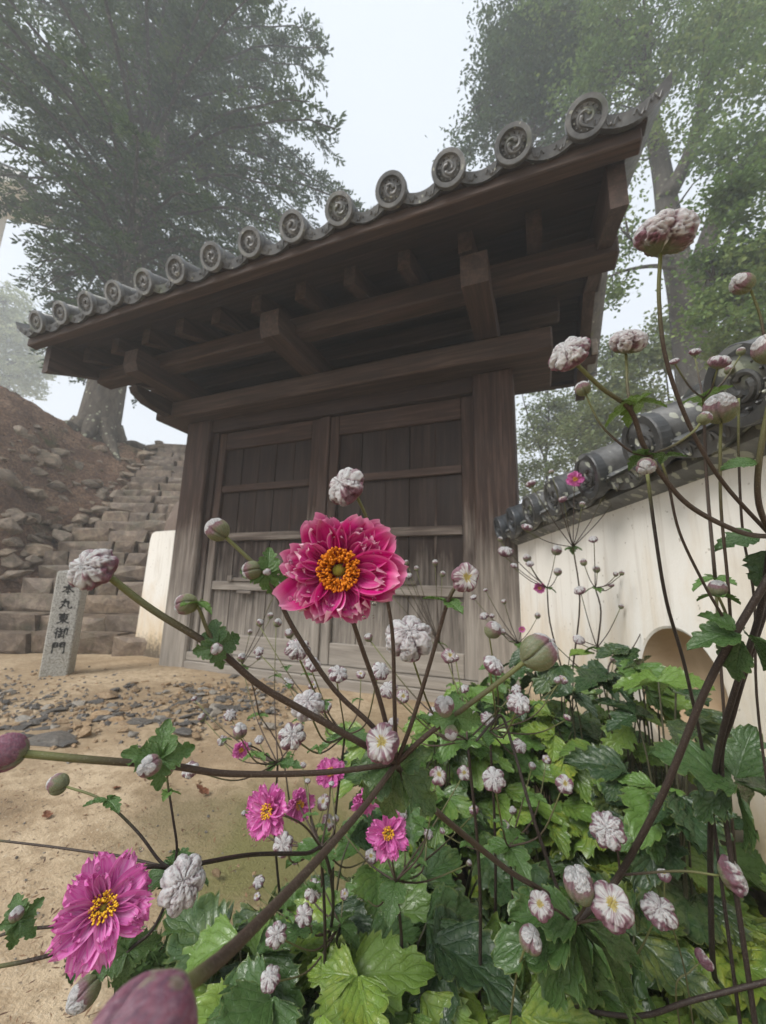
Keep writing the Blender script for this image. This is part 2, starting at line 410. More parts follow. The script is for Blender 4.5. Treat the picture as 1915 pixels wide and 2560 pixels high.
for i in range(1, NSTEP + 1):
    pl = step_left(i); pr = on_step(i, 505, YS[i])
    a0, a1 = pl.dot(e2), pr.dot(e2) + .25
    c = C0 + RUN * (i - 1); x = a0
    while x < a1 - .08:
        w = rs.uniform(.22, .75) if i > 3 else rs.uniform(.4, .9)
        if a1 - x - w < .15: w = a1 - x
        pro = rs.uniform(-.04, .03); dz = rs.uniform(-.022, .015)
        mb = MB(); tw = rs.uniform(-.07, .07)
        Mx = Matrix((( *(e2), 0), (*(u2), 0), (0, 0, 1, 0), (0, 0, 0, 1))).transposed() @ Matrix.Translation((x + w / 2, c + pro, RISE * (i - .5) + dz)) @ Matrix.Rotation(tw, 4, 'Z')
        hw = w / 2 - rs.uniform(.004, .016)
        random.seed(i * 100 + int(x * 50))
        bm = bmesh.new(); hz_ = RISE / 2; J = lambda q: rs.uniform(-q, q)
        for sx_ in (-1, 1):
            for py in (0, .34):
                for pz in (-hz_ - .01, hz_): bm.verts.new((sx_ * (hw + J(.02)), py + J(.022), pz + J(.018)))
        for q in range(9):
            fx = rs.uniform(-.9, .9) * hw; e_ = q % 3
            bm.verts.new((fx, J(.012) + .004, hz_ - rs.uniform(.0, .03)) if e_ == 0 else ((fx, rs.uniform(.02, .12), hz_ + J(.010)) if e_ == 1 else (fx, -rs.uniform(.0, .028), J(hz_ * .8))))
        bmesh.ops.convex_hull(bm, input=bm.verts); bmesh.ops.delete(bm, geom=[v_ for v_ in bm.verts if not v_.link_faces], context='VERTS')
        me_ = bpy.data.meshes.new('stone'); bm.to_mesh(me_); bm.free(); me_.materials.append(M['step_stone'])
        place('stone', me_, stairs, Mx.translation, Mx.to_quaternion())
        x += w
mb = MB()
pa, pb_ = step_left(1), step_left(NSTEP)
A = [pa + u2 * .1 - e2 * .1, on_step(1, 505, YS[1]) + u2 * .1 + e2 * .2, on_step(NSTEP, 505, YS[NSTEP]) + u2 * .3 + e2 * .2, pb_ + u2 * .3 - e2 * .1]
top = [Vector((p.x, p.y, z)) for p, z in zip(A, (.0, .0, RISE * NSTEP - .25, RISE * NSTEP - .25))]
bot = [Vector((p.x, p.y, -.2)) for p in A]
mb.add(top + bot, [(0, 1, 2, 3), (4, 7, 6, 5), (0, 4, 5, 1), (1, 5, 6, 2), (2, 6, 7, 3), (3, 7, 4, 0)])
mb.build('bed', M['bank'], stairs)

# ---- earth bank
ctl = []
for i in (1, 2, 3, 5, 8, 11, 14, 17, 21):
    p = step_left(i); q = p - e2 * .3; r = p + e2 * .55
    ctl.append((q.x, q.y, RISE * i - .02)); ctl.append((r.x, r.y, RISE * i - .55))
    r = p + e2 * 1.6; ctl.append((r.x, r.y, RISE * i - 1.2))
ctl += [(-7.62, 3, 3.50), (-8.46, 4, 3.72), (-8.75, 5.0, 3.72), (-8.25, 5.8, 3.66), (-6.06, 2.6, 1.62), (-12, 5, 3.6), (-11, 8, 3.6), (-9, 9.5, 3.6), (-12, 2.5, 3.6),
        (-5.2, 1.7, .1), (-4.6, 1.0, -.15), (-3.6, 1.9, -.25), (-7.6, 1.2, 1.8), (-10, 1.0, 3.2), (-7.2, 4.9, 2.75), (-6.9, 3.4, 2.35)]
ctl = np.array(ctl)
def phi(r): return np.where(r > 1e-9, r * r * np.log(np.maximum(r, 1e-9)), 0)
D_ = np.linalg.norm(ctl[:, None, :2] - ctl[None, :, :2], axis=2)
n = len(ctl); Pm = np.hstack([np.ones((n, 1)), ctl[:, :2]])
Am = np.block([[phi(D_) + .02 * np.eye(n), Pm], [Pm.T, np.zeros((3, 3))]])
wts = np.linalg.solve(Am, np.concatenate([ctl[:, 2], np.zeros(3)]))
def bank_arr(X, Y):
    q = np.stack([X, Y], -1); d = np.linalg.norm(q[:, None, :] - ctl[None, :, :2], axis=2)
    return phi(d) @ wts[:n] + wts[n] + X * wts[n + 1] + Y * wts[n + 2]
def bank(x, y): return float(bank_arr(np.array([x]), np.array([y]))[0])
bx, by = np.linspace(-13, -3.4, 170), np.linspace(.8, 10, 150)
X, Y = np.meshgrid(bx, by); Z = bank_arr(X.ravel(), Y.ravel())
Z = np.minimum(Z, 3.78)
nz = np.array([noise2(a, c, 2.3) * .06 + noise2(a + 3, c, 7) * .045 + random.uniform(-.028, .028) for a, c in zip(X.ravel(), Y.ravel())])
Z = np.where(Z > -.1, Z + nz, Z); Z = np.maximum(Z, -.8)
mb = MB(); mb.v = list(zip(X.ravel(), Y.ravel(), Z)); nb = len(bx)
mb.f = [(j * nb + i, j * nb + i + 1, (j + 1) * nb + i + 1, (j + 1) * nb + i) for j in range(len(by) - 1) for i in range(nb - 1)]
tag(mb.build('hillside', M['bank'], None, True, fixn=False), kind='structure')
def hit_bank(x, y):
    r = ray(x, y); d = 2.0
    while d < 14:
        p = CAM + r * d
        if p.z < bank(p.x, p.y) or p.z < 0: return p, d
        d += .03
    return None, None

# ---- rocks
def rock_mesh(seed, flat=1.0, npt=16, name='rock'):
    r = random.Random(seed); bm = bmesh.new()
    for k in range(npt):
        v = Vector((r.gauss(0, 1), r.gauss(0, 1), r.gauss(0, 1))).normalized()
        m = max(abs(v.x), abs(v.y), abs(v.z)); v = v.lerp(v / m, .55)
        bm.verts.new((v.x * .5, v.y * .5, v.z * .5 * flat))
    bmesh.ops.convex_hull(bm, input=bm.verts)
    bmesh.ops.delete(bm, geom=[v for v in bm.verts if not v.link_faces], context='VERTS')
    bmesh.ops.bevel(bm, geom=bm.edges[:], offset=.035 * min(1, flat * 1.6), segments=1, affect='EDGES')
    me = bpy.data.meshes.new(name); bm.to_mesh(me); bm.free(); return me
def mcopy(me, mat):
    m = me.copy(); m.materials.clear(); m.materials.append(mat); return m
ROCK = [mcopy(rock_mesh(s, 1, 18), M['rock']) for s in range(10)]
SLATE = [mcopy(rock_mesh(s + 50, .28, 14), M['slate']) for s in range(8)]
TAN = [mcopy(rock_mesh(s + 80, .45, 14), M['tan_stone']) for s in range(6)]
PALE = [mcopy(rock_mesh(s + 90, .4, 14), M['pale_stone']) for s in range(5)]
rk = random.Random(11)
def rq(z=6.28, tilt=.35): return (Quaternion((0, 0, 1), rk.uniform(0, z)) @ Quaternion((1, 0, 0), rk.uniform(-tilt, tilt)) @ Quaternion((0, 1, 0), rk.uniform(-tilt, tilt)))
def stone_thing(me, loc, size, label, cat='stone', group=None, rot=None, name='stone'):
    o = place(name, me, None, loc, rot or rq(), size); return tag(o, label, cat, group)
edging = thing('stair_edging', 'rough dry stone edging rising along the open side of the staircase', 'stone edging', tuple(step_left(2)))
for i in range(2, NSTEP + 1):
    for row in range(3 if i < 12 else 2):
        p = step_left(i) - e2 * (.10 + .2 * row + rk.uniform(-.04, .04)) + u2 * rk.uniform(0, .2)
        s = rk.uniform(.13, .30) * (1.0 if row == 0 else .85)
        z = RISE * i + .01 - .03 * row + rk.uniform(-.02, .05)
        place('stone', rk.choice(ROCK), edging, (p.x, p.y, z), rq(tilt=.25), (s * rk.uniform(.9, 1.4), s, s * rk.uniform(.5, .8)))
BIG = [(8, 1030, .42, 'large upright pale rock set in the bank at the picture edge'), (95, 985, .40, 'broad flat topped rock set high in the earth bank'),
       (35, 925, .25, 'small weathered rock high on the earth bank'), (118, 1045, .36, 'pointed rock with a pale lit face halfway up the bank'),
       (70, 1062, .36, 'low mossy rock lying under the pointed rock'), (140, 1072, .20, 'small square grey block on the bank beside the edging'),
       (60, 1110, .26, 'angular rock low on the bank above the edging'), (25, 1130, .3, 'half buried rock low on the bank near the picture edge'),
       (110, 1095, .2, 'small tan rock among leaf litter on the bank'), (165, 1000, .26, 'dark mossy rock below the fir roots'),
       (215, 1035, .2, 'small rock at the foot of the exposed roots'), (250, 1020, .2, 'small pinkish rock beside the upper stairs'),
       (20, 1200, .3, 'rock at the bottom of the bank beside the steps'), (48, 985, .22, 'brown rock tucked behind the broad flat topped rock')]
for x, y, s, lab in BIG:
    p, d = hit_bank(x, y)
    if p: stone_thing(rk.choice(ROCK), p + Vector((0, 0, -.06)), (s * 1.15, s * .85, s * .7), lab, 'rock', name='rock')
for k in range(88):
    x, y = rk.uniform(-20, 300), rk.uniform(900, 1200)
    p, d = hit_bank(x, y)
    if p is None or p.z < .1: continue
    s = rk.choice((.06, .08, .11, .16, .22)) * rk.uniform(.8, 1.2)
    stone_thing(rk.choice(ROCK), p, (s * 1.3, s, s * .7), 'small loose stone in the leaf litter of the earth bank', 'stone', 'loose stones on the earth bank')
b_ = atY(362, 1100, 2.95)
bo = MB()
tag(place('boulder', mcopy(rock_mesh(5, 1.2, 40), M['boulder']), None, (b_.x - .02, 3.42, .9), Quaternion((0, 0, 1), .3), (.75, .5, 1.35)), 'big rounded brown boulder behind the white plaster pier', 'boulder')

# ---- stone name post
post = thing('stone_marker', 'square granite post with five black characters down its face', 'marker post', (-3.22, 1.87, 0))
pa_, pb2 = Vector((-3.283, 1.82, 0)), Vector((-3.16, 1.94, 0))
ex = (pb2 - pa_).normalized(); ey = Vector((-ex.y, ex.x, 0)); PW = .165; PH = .735
PM = Matrix(((ex.x, ey.x, 0, pa_.x), (ex.y, ey.y, 0, pa_.y), (0, 0, 1, 0), (0, 0, 0, 1)))
mb = MB(); mb.box((0, 0, -.1), (PW, PW, PH), .008, 0, PM)
cc = PM @ Vector((PW / 2, PW / 2, PH + .018)); c4 = [PM @ Vector(p) for p in ((.006, .006, PH), (PW - .006, .006, PH), (PW - .006, PW - .006, PH), (.006, PW - .006, PH))]
mb.add(c4 + [cc], [(0, 1, 4), (1, 2, 4), (2, 3, 4), (3, 0, 4)])
mb.build('shaft', M['granite'], post)
GL = {
 'hon': [[(.1, .68), (.9, .71)], [(.5, .97), (.5, .03)], [(.49, .68), (.32, .42), (.06, .24)], [(.51, .68), (.7, .42), (.96, .24)], [(.34, .27), (.67, .28)]],
 'maru': [[(.42, .95), (.40, .6), (.28, .3), (.06, .06)], [(.12, .66), (.68, .69), (.67, .3), (.74, .12), (.94, .12), (.95, .3)], [(.2, .46), (.52, .26)]],
 'higashi': [[(.1, .82), (.9, .84)], [(.24, .68), (.27, .36)], [(.25, .68), (.77, .69), (.73, .36)], [(.27, .53), (.74, .53)], [(.27, .38), (.74, .38)], [(.5, .99), (.5, .02)], [(.48, .36), (.3, .18), (.06, .08)], [(.52, .36), (.7, .18), (.96, .08)]],
 'go': [[(.26, .97), (.06, .76)], [(.29, .73), (.03, .47)], [(.18, .58), (.18, .03)], [(.45, .95), (.35, .78)], [(.38, .79), (.64, .8)], [(.31, .61), (.67, .62)], [(.5, .79), (.5, .24)], [(.5, .45), (.65, .45)], [(.38, .46), (.38, .19)], [(.31, .15), (.69, .25)], [(.72, .86), (.95, .87), (.94, .42), (.86, .36)], [(.74, .86), (.74, .02)]],
 'mon': [[(.09, .94), (.09, .04)], [(.09, .93), (.42, .93), (.42, .58)], [(.12, .76), (.41, .76)], [(.12, .6), (.41, .6)], [(.58, .94), (.58, .58)], [(.58, .93), (.92, .93), (.92, .07), (.83, .12)], [(.6, .76), (.9, .76)], [(.6, .6), (.9, .6)]]}
def brush(mb, st, ox, oz, sx, sz, wd):
    pts = []
    for a, c in zip(st[:-1], st[1:]):
        for k in range(5): pts.append(Vector((a[0] + (c[0] - a[0]) * k / 5, a[1] + (c[1] - a[1]) * k / 5)))
    pts.append(Vector(st[-1])); vs = []; m = len(pts)
    for k, p in enumerate(pts):
        tq = (pts[min(k + 1, m - 1)] - pts[max(k - 1, 0)]); q = Vector((tq.x * sx, tq.y * sz)).normalized(); nn = Vector((-q.y, q.x))
        f = k / (m - 1); w = wd * (1.15 - .55 * f + .25 * math.sin(f * 9)) * (.55 if k in (0, m - 1) else 1)
        for sg in (-1, 1): vs.append(PM @ Vector((ox + p.x * sx + nn.x * w * sg, -.0012 - .0003 * (len(mb.f) % 3), oz + p.y * sz + nn.y * w * sg)))
    mb.add(vs, [(2 * k, 2 * k + 1, 2 * k + 3, 2 * k + 2) for k in range(m - 1)])
for k, nm in enumerate(('hon', 'maru', 'higashi', 'go', 'mon')):
    mb = MB(); zc = .605 - .103 * k
    for st in GL[nm]: brush(mb, st, .045, zc - .04, .082, .082, .0058)
    mb.build('inscription', M['ink'], post, fixn=False)

# ---- loose slate rubble on the sand (nearest, largest as things; crumbs as stuff)
def band_pt():
    x = rk.uniform(-30, 640); f = min(max(x / 640, 0), 1)
    lo, hi = 1500 - 10 * f, 1600 - 55 * f
    y = rk.gauss((lo + hi) / 2, (hi - lo) / 3.2)
    return x, y
cnt = 0
rub = [(110, 1597, .17, .05, SLATE, 'biggest dark slate slab lying in front of the rubble band'), (235, 1502, .13, .05, TAN, 'wide flat brown stone lying just above the rubble band'),
       (183, 1585, .075, .06, TAN, 'tan stone beside the big slate slab'), (411, 1510, .03, .03, TAN, 'yellow ochre stone on the sand below the gate sill'),
       (485, 1507, .07, .035, SLATE, 'smooth oval grey stone on the sand below the gate sill'), (467, 1889, .022, .018, TAN, 'small tan pebble alone on the sand near the flower stems'),
       (218, 1545, .08, .04, TAN, 'tan slab in the middle of the rubble band'), (300, 1560, .10, .03, SLATE, 'thin dark slate flake in the middle of the rubble band'),
       (398, 1582, .09, .035, SLATE, 'grey slate block at the near end of the rubble band'), (425, 1590, .05, .03, TAN, 'broken tan stone near the pink flower stems')]
for x, y, w, h, kind, lab in rub:
    p = atZ(x, y, .01); q = Quaternion((0, 0, 1), rk.uniform(-.4, .4)) @ Quaternion((1, 0, 0), rk.uniform(-.08, .08))
    stone_thing(rk.choice(kind), (p.x, p.y, .012), (w * 1.25, w * .75, h * 2), lab, 'stone', rot=q)
for k in range(200):
    if k < 150: x, y = band_pt()
    else: x, y = rk.uniform(270, 620), rk.gauss(1490, 12)
    p = atZ(x, y, .01); kind = rk.choices((SLATE, TAN, PALE), (5, 3.2, 1.4 if k < 150 else 4))[0]
    s = rk.uniform(.026, .085) * (1 if k < 150 else .8)
    lab = {id(SLATE): 'grey slate chip lying in the band of rubble on the sand', id(TAN): 'tan stone chip lying in the band of rubble on the sand', id(PALE): 'pale stone chip lying on the sand by the gate sill'}[id(kind)]
    gp = {id(SLATE): 'grey slate chips in the rubble', id(TAN): 'tan chips in the rubble', id(PALE): 'pale chips near the sill'}[id(kind)]
    stone_thing(rk.choice(kind), (p.x, p.y, .008), (s * 1.2, s * .8, s * rk.uniform(.7, 1.1)), lab, 'stone', gp, rot=rq(tilt=.16))
def crumbs(name, spots, mats, lo, hi):
    b = MB()
    for x, y, s in spots:
        for me in (rk.choice(mats),):
            q = rq(tilt=.4).to_matrix(); n0 = len(b.v)
            hull = [Vector((rk.uniform(-.5, .5), rk.uniform(-.5, .5), 0)) for _ in range(0)]
            pts = [Vector((a, c, d)) * s for a, c, d in ((-.6, -.4, 0), (.5, -.5, 0), (.6, .45, 0), (-.45, .5, 0), (-.35, -.25, .4), (.35, -.2, .5), (.3, .3, .35), (-.3, .25, .45))]
            pts = [q @ (p * rk.uniform(.8, 1.2)) + Vector((x, y, .004)) for p in pts]
            b.add(pts, [(0, 3, 2, 1), (4, 5, 6, 7), (0, 1, 5, 4), (1, 2, 6, 5), (2, 3, 7, 6), (3, 0, 4, 7)])
    return b
for nm, mt, nn in (('grit', M['slate'], 700), ('pebbles', M['tan_stone'], 550)):
    sp = []
    for k in range(nn):
        if rk.random() < .6:
            x, y = band_pt(); y += rk.gauss(0, 14)
        elif rk.random() < .5: x, y = rk.uniform(0, 620), rk.gauss(1480, 20)
        else: x, y = rk.uniform(-20, 560), rk.uniform(1450, 2100)
        p = atZ(x, y, 0); sp.append((p.x, p.y, rk.uniform(.006, .022) * (1 if y < 1700 else .35)))
    tag(crumbs(nm, sp, [0], 0, 0).build(nm, mt), 'fine crumbs of broken stone scattered over the sand', None, None, 'stuff')

def litter(name, pts, mats, lo, hi, label):
    b = MB()
    for p in pts:
        a = rk.uniform(0, 6.28); L_ = rk.uniform(lo, hi); d = Vector((math.cos(a), math.sin(a), rk.uniform(-.25, .35))); w_ = Vector((-math.sin(a), math.cos(a), rk.uniform(-.3, .3))) * L_ * rk.uniform(.08, .3)
        b.add([p - d * L_ * .5, p + w_ * .6, p + d * L_ * .5, p - w_ * .4], [(0, 1, 2, 3)])
    tag(b.build(name, mats, None, fixn=False), label, None, None, 'stuff')
lm = NT('litter_brown'); lmn = lm.noise(lm.coord(rnd=False), 40, 2, .5); M['litter'] = lm.fin(lm.ramp(lmn, [(.35, (.05, .028, .018)), (.5, (.13, .065, .038)), (.65, (.24, .15, .08))]), .8)
pts = []
for k in range(1500):
    x, y = rk.uniform(-60, 640), rk.uniform(1440, 2250); p = atZ(x, y, .004)
    if rk.random() < min(1, (p - CAM).length / 2.2): pts.append(p + Vector((0, 0, .010)))
litter('leaf_litter', pts, M['litter'], .006, .022, 'brown needles and leaf scraps strewn over the sand')
pts = []
for k in range(5000):
    x, y = rk.uniform(-12, -5), rk.uniform(1.2, 6.5); z = bank(x, y)
    if .05 < z < 3.7 and not any(False for _ in ()): pts.append(Vector((x, y, z + .035)))
litter('bank_litter', pts, M['litter'], .03, .11, 'dead leaves and twigs matted over the earth bank')

# ================================================================ THE GATE
gate = thing('wooden_gate', 'weathered dark timber gate with closed double doors and tiled roof', 'gate', (-1.54, 2.6, 0))
def zz_(v): return v + H
def bx_(name, a, b, mat, parent=gate, ch=.005):
    m_ = MB(); m_.box((a[0], a[1], a[2]), (b[0], b[1], b[2]), ch)
    c = [(p + q) / 2 for p, q in zip(a, b)]
    return m_.build(name, M[mat], parent, org=c)
bx_('post', (-2.97, 2.5, -.05), (-2.69, 2.78, zz_(1.452)), 'wood_stile', ch=.012)
bx_('post', (-.37, 2.5, -.05), (-.107, 2.78, zz_(1.452)), 'wood_stile', ch=.012)
bx_('lintel', (-3.21, 2.35, zz_(1.452)), (.14, 2.87, zz_(1.60)), 'wood_beam', ch=.01)
bx_('head_board', (-2.69, 2.525, zz_(1.33)), (-.37, 2.60, zz_(1.451)), 'wood_x')
bx_('sill', (-2.69, 2.50, -.03), (-.37, 2.71, .062), 'wood_sill', ch=.008)
bx_('sill', (-2.69, 2.512, .064), (-.37, 2.70, .128), 'wood_sill', ch=.006)
bx_('jamb', (-2.69, 2.545, .13), (-2.625, 2.62, zz_(1.33)), 'wood_z')
bx_('shade_panel', (-2.95, 2.62, zz_(1.60)), (-.13, 2.66, zz_(2.15)), 'wood_y')  # dark panel added to stand for the deep shade above the lintel
def leaf_door(x0, x1):
    d = thing('door', None, None, (0, 0, 0)); d.parent = gate; d.location = Vector(((x0 + x1) / 2, 2.6, .13)) - wloc(gate)
    Yf = 2.56
    zb, zt = .131, zz_(1.325)
    bx_('stile', (x0, Yf, zb), (x0 + .075, Yf + .05, zt), 'wood_stile', d); bx_('stile', (x1 - .085, Yf, zb), (x1, Yf + .05, zt), 'wood_stile', d)
    for z0, z1 in ((zz_(1.168), zt), (zz_(.775), zz_(.834)), (zz_(.354), zz_(.418)), (zz_(-.05), zz_(.02)), (zb, zz_(-.395))):
        bx_('rail', (x0 + .077, Yf + .004, z0), (x1 - .087, Yf + .048, z1), 'wood_rail', d)
    n_ = 5; w = (x1 - x0 - .16) / n_
    for k in range(n_):
        off = .003 * (k % 2)
        bx_('plank', (x0 + .077 + k * w + .002, Yf + .030 + off, zb), (x0 + .077 + (k + 1) * w - .002, Yf + .046, zt - .01), 'wood_plank', d, .003)
        if k: bx_('batten', (x0 + .077 + k * w - .008, Yf + .026, zb), (x0 + .077 + k * w + .008, Yf + .034, zt - .02), 'wood_z', d, .003) if k in (2, 4) else None
    bx_('added_backing', (x0 + .01, Yf + .0465, zb), (x1 - .01, Yf + .056, zt - .01), 'wood_z', d, .002)  # unseen board added to keep sky from showing through the plank gaps
    xm = x0 + .30
    bx_('latch_bar', (xm, Yf - .012, zz_(.021)), (xm + .42, Yf + .012, zz_(.05)), 'wood_x', d)
    bx_('latch_block', (xm - .05, Yf - .02, zz_(.018)), (xm, Yf + .01, zz_(.066)), 'wood_z', d)
    bx_('latch_block', (xm + .06, Yf - .02, zz_(-.075)), (xm + .2, Yf + .01, zz_(-.051)), 'wood_x', d)
leaf_door(-2.622, -1.575); leaf_door(-1.488, -.372)
bx_('meeting_stile', (-1.574, 2.545, .131), (-1.489, 2.61, zz_(1.328)), 'wood_stile')
# roof timbers
for xc in (-2.88, -1.572, -.25):
    m_ = MB(); w = .072
    prof = [(1.835, 1.665), (1.86, 1.60), (3.32, 1.60), (3.345, 1.665), (3.345, 1.77), (1.835, 1.77)]
    Mx = Matrix(((0, 0, 1, xc - w), (1, 0, 0, 0), (0, 1, 0, H), (0, 0, 0, 1)))
    m_.prism([(y, z) for y, z in prof], Mx, 2 * w); m_.build('bracket_arm', M['wood_ya'], gate, org=(xc, 2.6, zz_(1.68)))
# carved nose under the far bracket arm
m_ = MB(); prof = [(2.2, 1.60), (2.0, 1.585), (2.02, 1.54), (2.12, 1.49), (2.24, 1.475), (2.349, 1.47), (2.349, 1.60)]
m_.prism(prof, Matrix(((0, 0, 1, -3.10), (1, 0, 0, 0), (0, 1, 0, H - .001), (0, 0, 0, 1))), .09); m_.build('corbel', M['wood_y'], gate, org=(-3.05, 2.2, zz_(1.53)))
bx_('purlin', (-3.59, 2.03, zz_(1.72)), (.46, 2.165, zz_(1.85)), 'wood_beam', ch=.01)
bx_('purlin', (-3.59, 3.0, zz_(1.72)), (.475, 3.13, zz_(1.85)), 'wood_beam', ch=.01)
bx_('ridge_beam', (-3.60, 2.50, zz_(1.98)), (.46, 2.66, zz_(2.10)), 'wood_rx', ch=.01)
bx_('beam_end_cap', (.428, 2.475, zz_(2.0)), (.475, 2.499, zz_(2.055)), 'wood_end')  # thin pale boards added to lighten the weathered beam ends
bx_('beam_end_cap', (.432, 2.975, zz_(1.725)), (.474, 2.999, zz_(1.845)), 'wood_end')
bx_('tie_beam', (-3.3, 2.48, zz_(1.77)), (.2, 2.60, zz_(1.90)), 'wood_rx', ch=.01)
SL = .35; YR = 2.58
def roofz(y): return 1.905 + SL * ((y if y < YR else 2 * YR - y) - 1.82)
for k in range(12):
    xk = .055 - .3465 * k
    for sgn in (0, 1):
        y0, y1 = (1.82, YR) if not sgn else (YR + .001, 2 * YR - 1.82)
        prof = [(y0, roofz(y0) - .125 ), (y1, roofz(y1) - .125), (y1, roofz(y1) - .001), (y0, roofz(y0) - .001)]
        m_ = MB(); m_.prism(prof, Matrix(((0, 0, 1, xk - .0375), (1, 0, 0, 0), (0, 1, 0, H), (0, 0, 0, 1))), .075)
        m_.build('rafter', M['wood_ya'], gate, org=(xk, (y0 + y1) / 2, zz_(roofz((y0 + y1) / 2))))
XL, XR = -3.62, .43
nb_ = 5
for sgn in (0, 1):                                  # sheathing boards running along the eave
    edges = np.linspace(1.55, YR, nb_ + 1)
    for k in range(nb_):
        ya, yb = edges[k] + .002, edges[k + 1] - .002
        if sgn: ya, yb = 2 * YR - yb, 2 * YR - ya
        prof = [(ya, roofz(ya)), (yb, roofz(yb)), (yb, roofz(yb) + .022), (ya, roofz(ya) + .022)]
        m_ = MB(); m_.prism(prof, Matrix(((0, 0, 1, XL), (1, 0, 0, 0), (0, 1, 0, H), (0, 0, 0, 1))), XR - XL)
        m_.build('roof_board', M['wood_rx'], gate, org=((XL + XR) / 2, (ya + yb) / 2, zz_(roofz(ya))))
bx_('eave_board', (-3.68, 1.545, zz_(1.802)), (.47, 1.615, zz_(1.866)), 'wood_beam', ch=.006)
bx_('eave_board', (-3.68, 2 * YR - 1.615, zz_(1.802)), (.47, 2 * YR - 1.545, zz_(1.866)), 'wood_rx', ch=.006)
bx_('eave_strip', (-3.67, 1.53, zz_(1.868)), (.49, 1.60, zz_(1.888)), 'wood_rx', ch=.004)
for xa, xb in ((.355, .425), (-3.63, -3.56)):
    for sgn in (0, 1):
        ys = np.linspace(1.65, YR, 7); pr = []
        for y in ys: pr.append((y, roofz(y) - .23 + .05 * ((y - 1.65) / .93) * (1 - (y - 1.65) / .93)))
        for y in ys[::-1]: pr.append((y, roofz(y) - .002))
        if sgn: pr = [(2 * YR - y + .001, z) for y, z in pr][::-1]
        m_ = MB(); m_.prism(pr, Matrix(((0, 0, 1, xa), (1, 0, 0, 0), (0, 1, 0, H), (0, 0, 0, 1))), xb - xa)
        m_.build('barge_board', M['wood_ya'], gate, org=((xa + xb) / 2, 2.1 + sgn * .9, zz_(1.9)))

# ---- roof tiles
def lathe(mb, prof, seg=28, M_=Matrix()):           # prof: (radius, z)
    vs = [M_ @ Vector((r * math.cos(2 * math.pi * k / seg), r * math.sin(2 * math.pi * k / seg), z)) for r, z in prof for k in range(seg)]
    F = [(i * seg + k, i * seg + (k + 1) % seg, (i + 1) * seg + (k + 1) % seg, (i + 1) * seg + k) for i in range(len(prof) - 1) for k in range(seg)]
    F.append(tuple((len(prof) - 1) * seg + k for k in range(seg))); F.append(tuple(range(seg))[::-1])
    mb.add(vs, F)
def disc_mesh(R, mat, spin=1):
    """eave-tile face: raised rim, ring of beads, three swirling commas; faces local +Z"""
    mb = MB()
    lathe(mb, [(R, -.03), (R, -.004), (R * .97, 0), (R * .74, 0), (R * .70, -.012), (R * .68, -.014), (0.001, -.014)], 32)
    for k in range(13):
        a = 2 * math.pi * k / 13; c = Vector((math.cos(a), math.sin(a), 0)) * R * .585
        lathe(mb, [(R * .055, -.014), (R * .045, -.007), (R * .001, -.004)], 8, Matrix.Translation(c))
    for k in range(3):
        a0 = 2 * math.pi * k / 3; P = []; rr = []
        for j in range(15):
            f = j / 14; a = a0 + spin * f * 3.6; r = R * (.17 + .29 * f ** .75)
            P.append(Vector((r * math.cos(a), r * math.sin(a), -.012))); rr.append(R * (.115 * (1 - f) ** .7 + .018) * (.75 if j == 0 else 1))
        mb.tube(P, rr, 8)
    return mb.mesh('eave_disc', mat, False)
DISC = disc_mesh(.08, M['tile_disc'])
roof = thing('tiled_roof', None, None); roof.parent = gate; roof.location = Vector((-1.6, 2.58, zz_(1.9))) - wloc(gate)
TS = math.atan(.40)
def roll_mesh(Ln, r, mat, name='round_tile', nseg=3, lip=.004):
    mb = MB(); P = []; rr = []
    for k in range(nseg):                           # courses: each a little proud of the next
        P += [Vector((0, 0, -Ln * k / nseg)), Vector((0, 0, -Ln * (k + .995) / nseg))]; rr += [r + lip, r - lip]
    mb.tube(P, rr, 18); return mb.mesh(name, mat, True)
ROLL = roll_mesh(1.22, .066, M['tile'])
def pan_mesh(Wd, sag, Ln, mat, rise_end=0, name='pan_tile', lip=.05, relief=True):
    """concave tile strip: local X across, Z out of the eave, Y up; the front edge is a crescent band with scrollwork"""
    mb = MB(); n = 12
    def prof(i, d):
        f = i / n - .5; return (f * Wd, -sag * math.cos(math.pi * f) + rise_end * max(0, f) ** 2 * 4 - d)
    rows = [(0, 0.0), (-.06, 0.0), (-Ln, .0)]
    vs = []
    for z, _ in rows:
        for i in range(n + 1): x, y = prof(i, 0); vs.append(Vector((x, y, z)))
    for z, dd in ((0, lip), (-.035, lip), (-.036, .02), (-Ln, .02)):
        for i in range(n + 1): x, y = prof(i, dd); vs.append(Vector((x, y, z)))
    m = n + 1; order = [2, 1, 0, 3, 4, 5, 6]; F = []
    for a, c in zip(order[:-1], order[1:]):
        for i in range(n): F.append((a * m + i, a * m + i + 1, c * m + i + 1, c * m + i))
    for i in range(n): F.append((6 * m + i, 6 * m + i + 1, 2 * m + i + 1, 2 * m + i))
    F.append(tuple(o * m for o in order)); F.append(tuple(o * m + n for o in order)[::-1])
    mb.add(vs, F)
    if relief:
        for sg in (-1, 1):
            for q in range(3):
                P = []
                for j in range(9):
                    f = sg * (.08 + q * .1 + .11 * j / 8); x, y = f * Wd, -sag * math.cos(math.pi * f) - lip * (.5 + .3 * math.sin(j / 8 * 6.28) * (1 if q % 2 else -1))
                    P.append(Vector((x, y + (rise_end * max(0, f) ** 2 * 4), .001)))
                mb.tube(P, .0045, 5)
    return mb.mesh(name, mat, False)
PAN = pan_mesh(.27, .055, 1.2, M['tile']); PANE = pan_mesh(.30, .05, 1.2, M['tile'], .03)
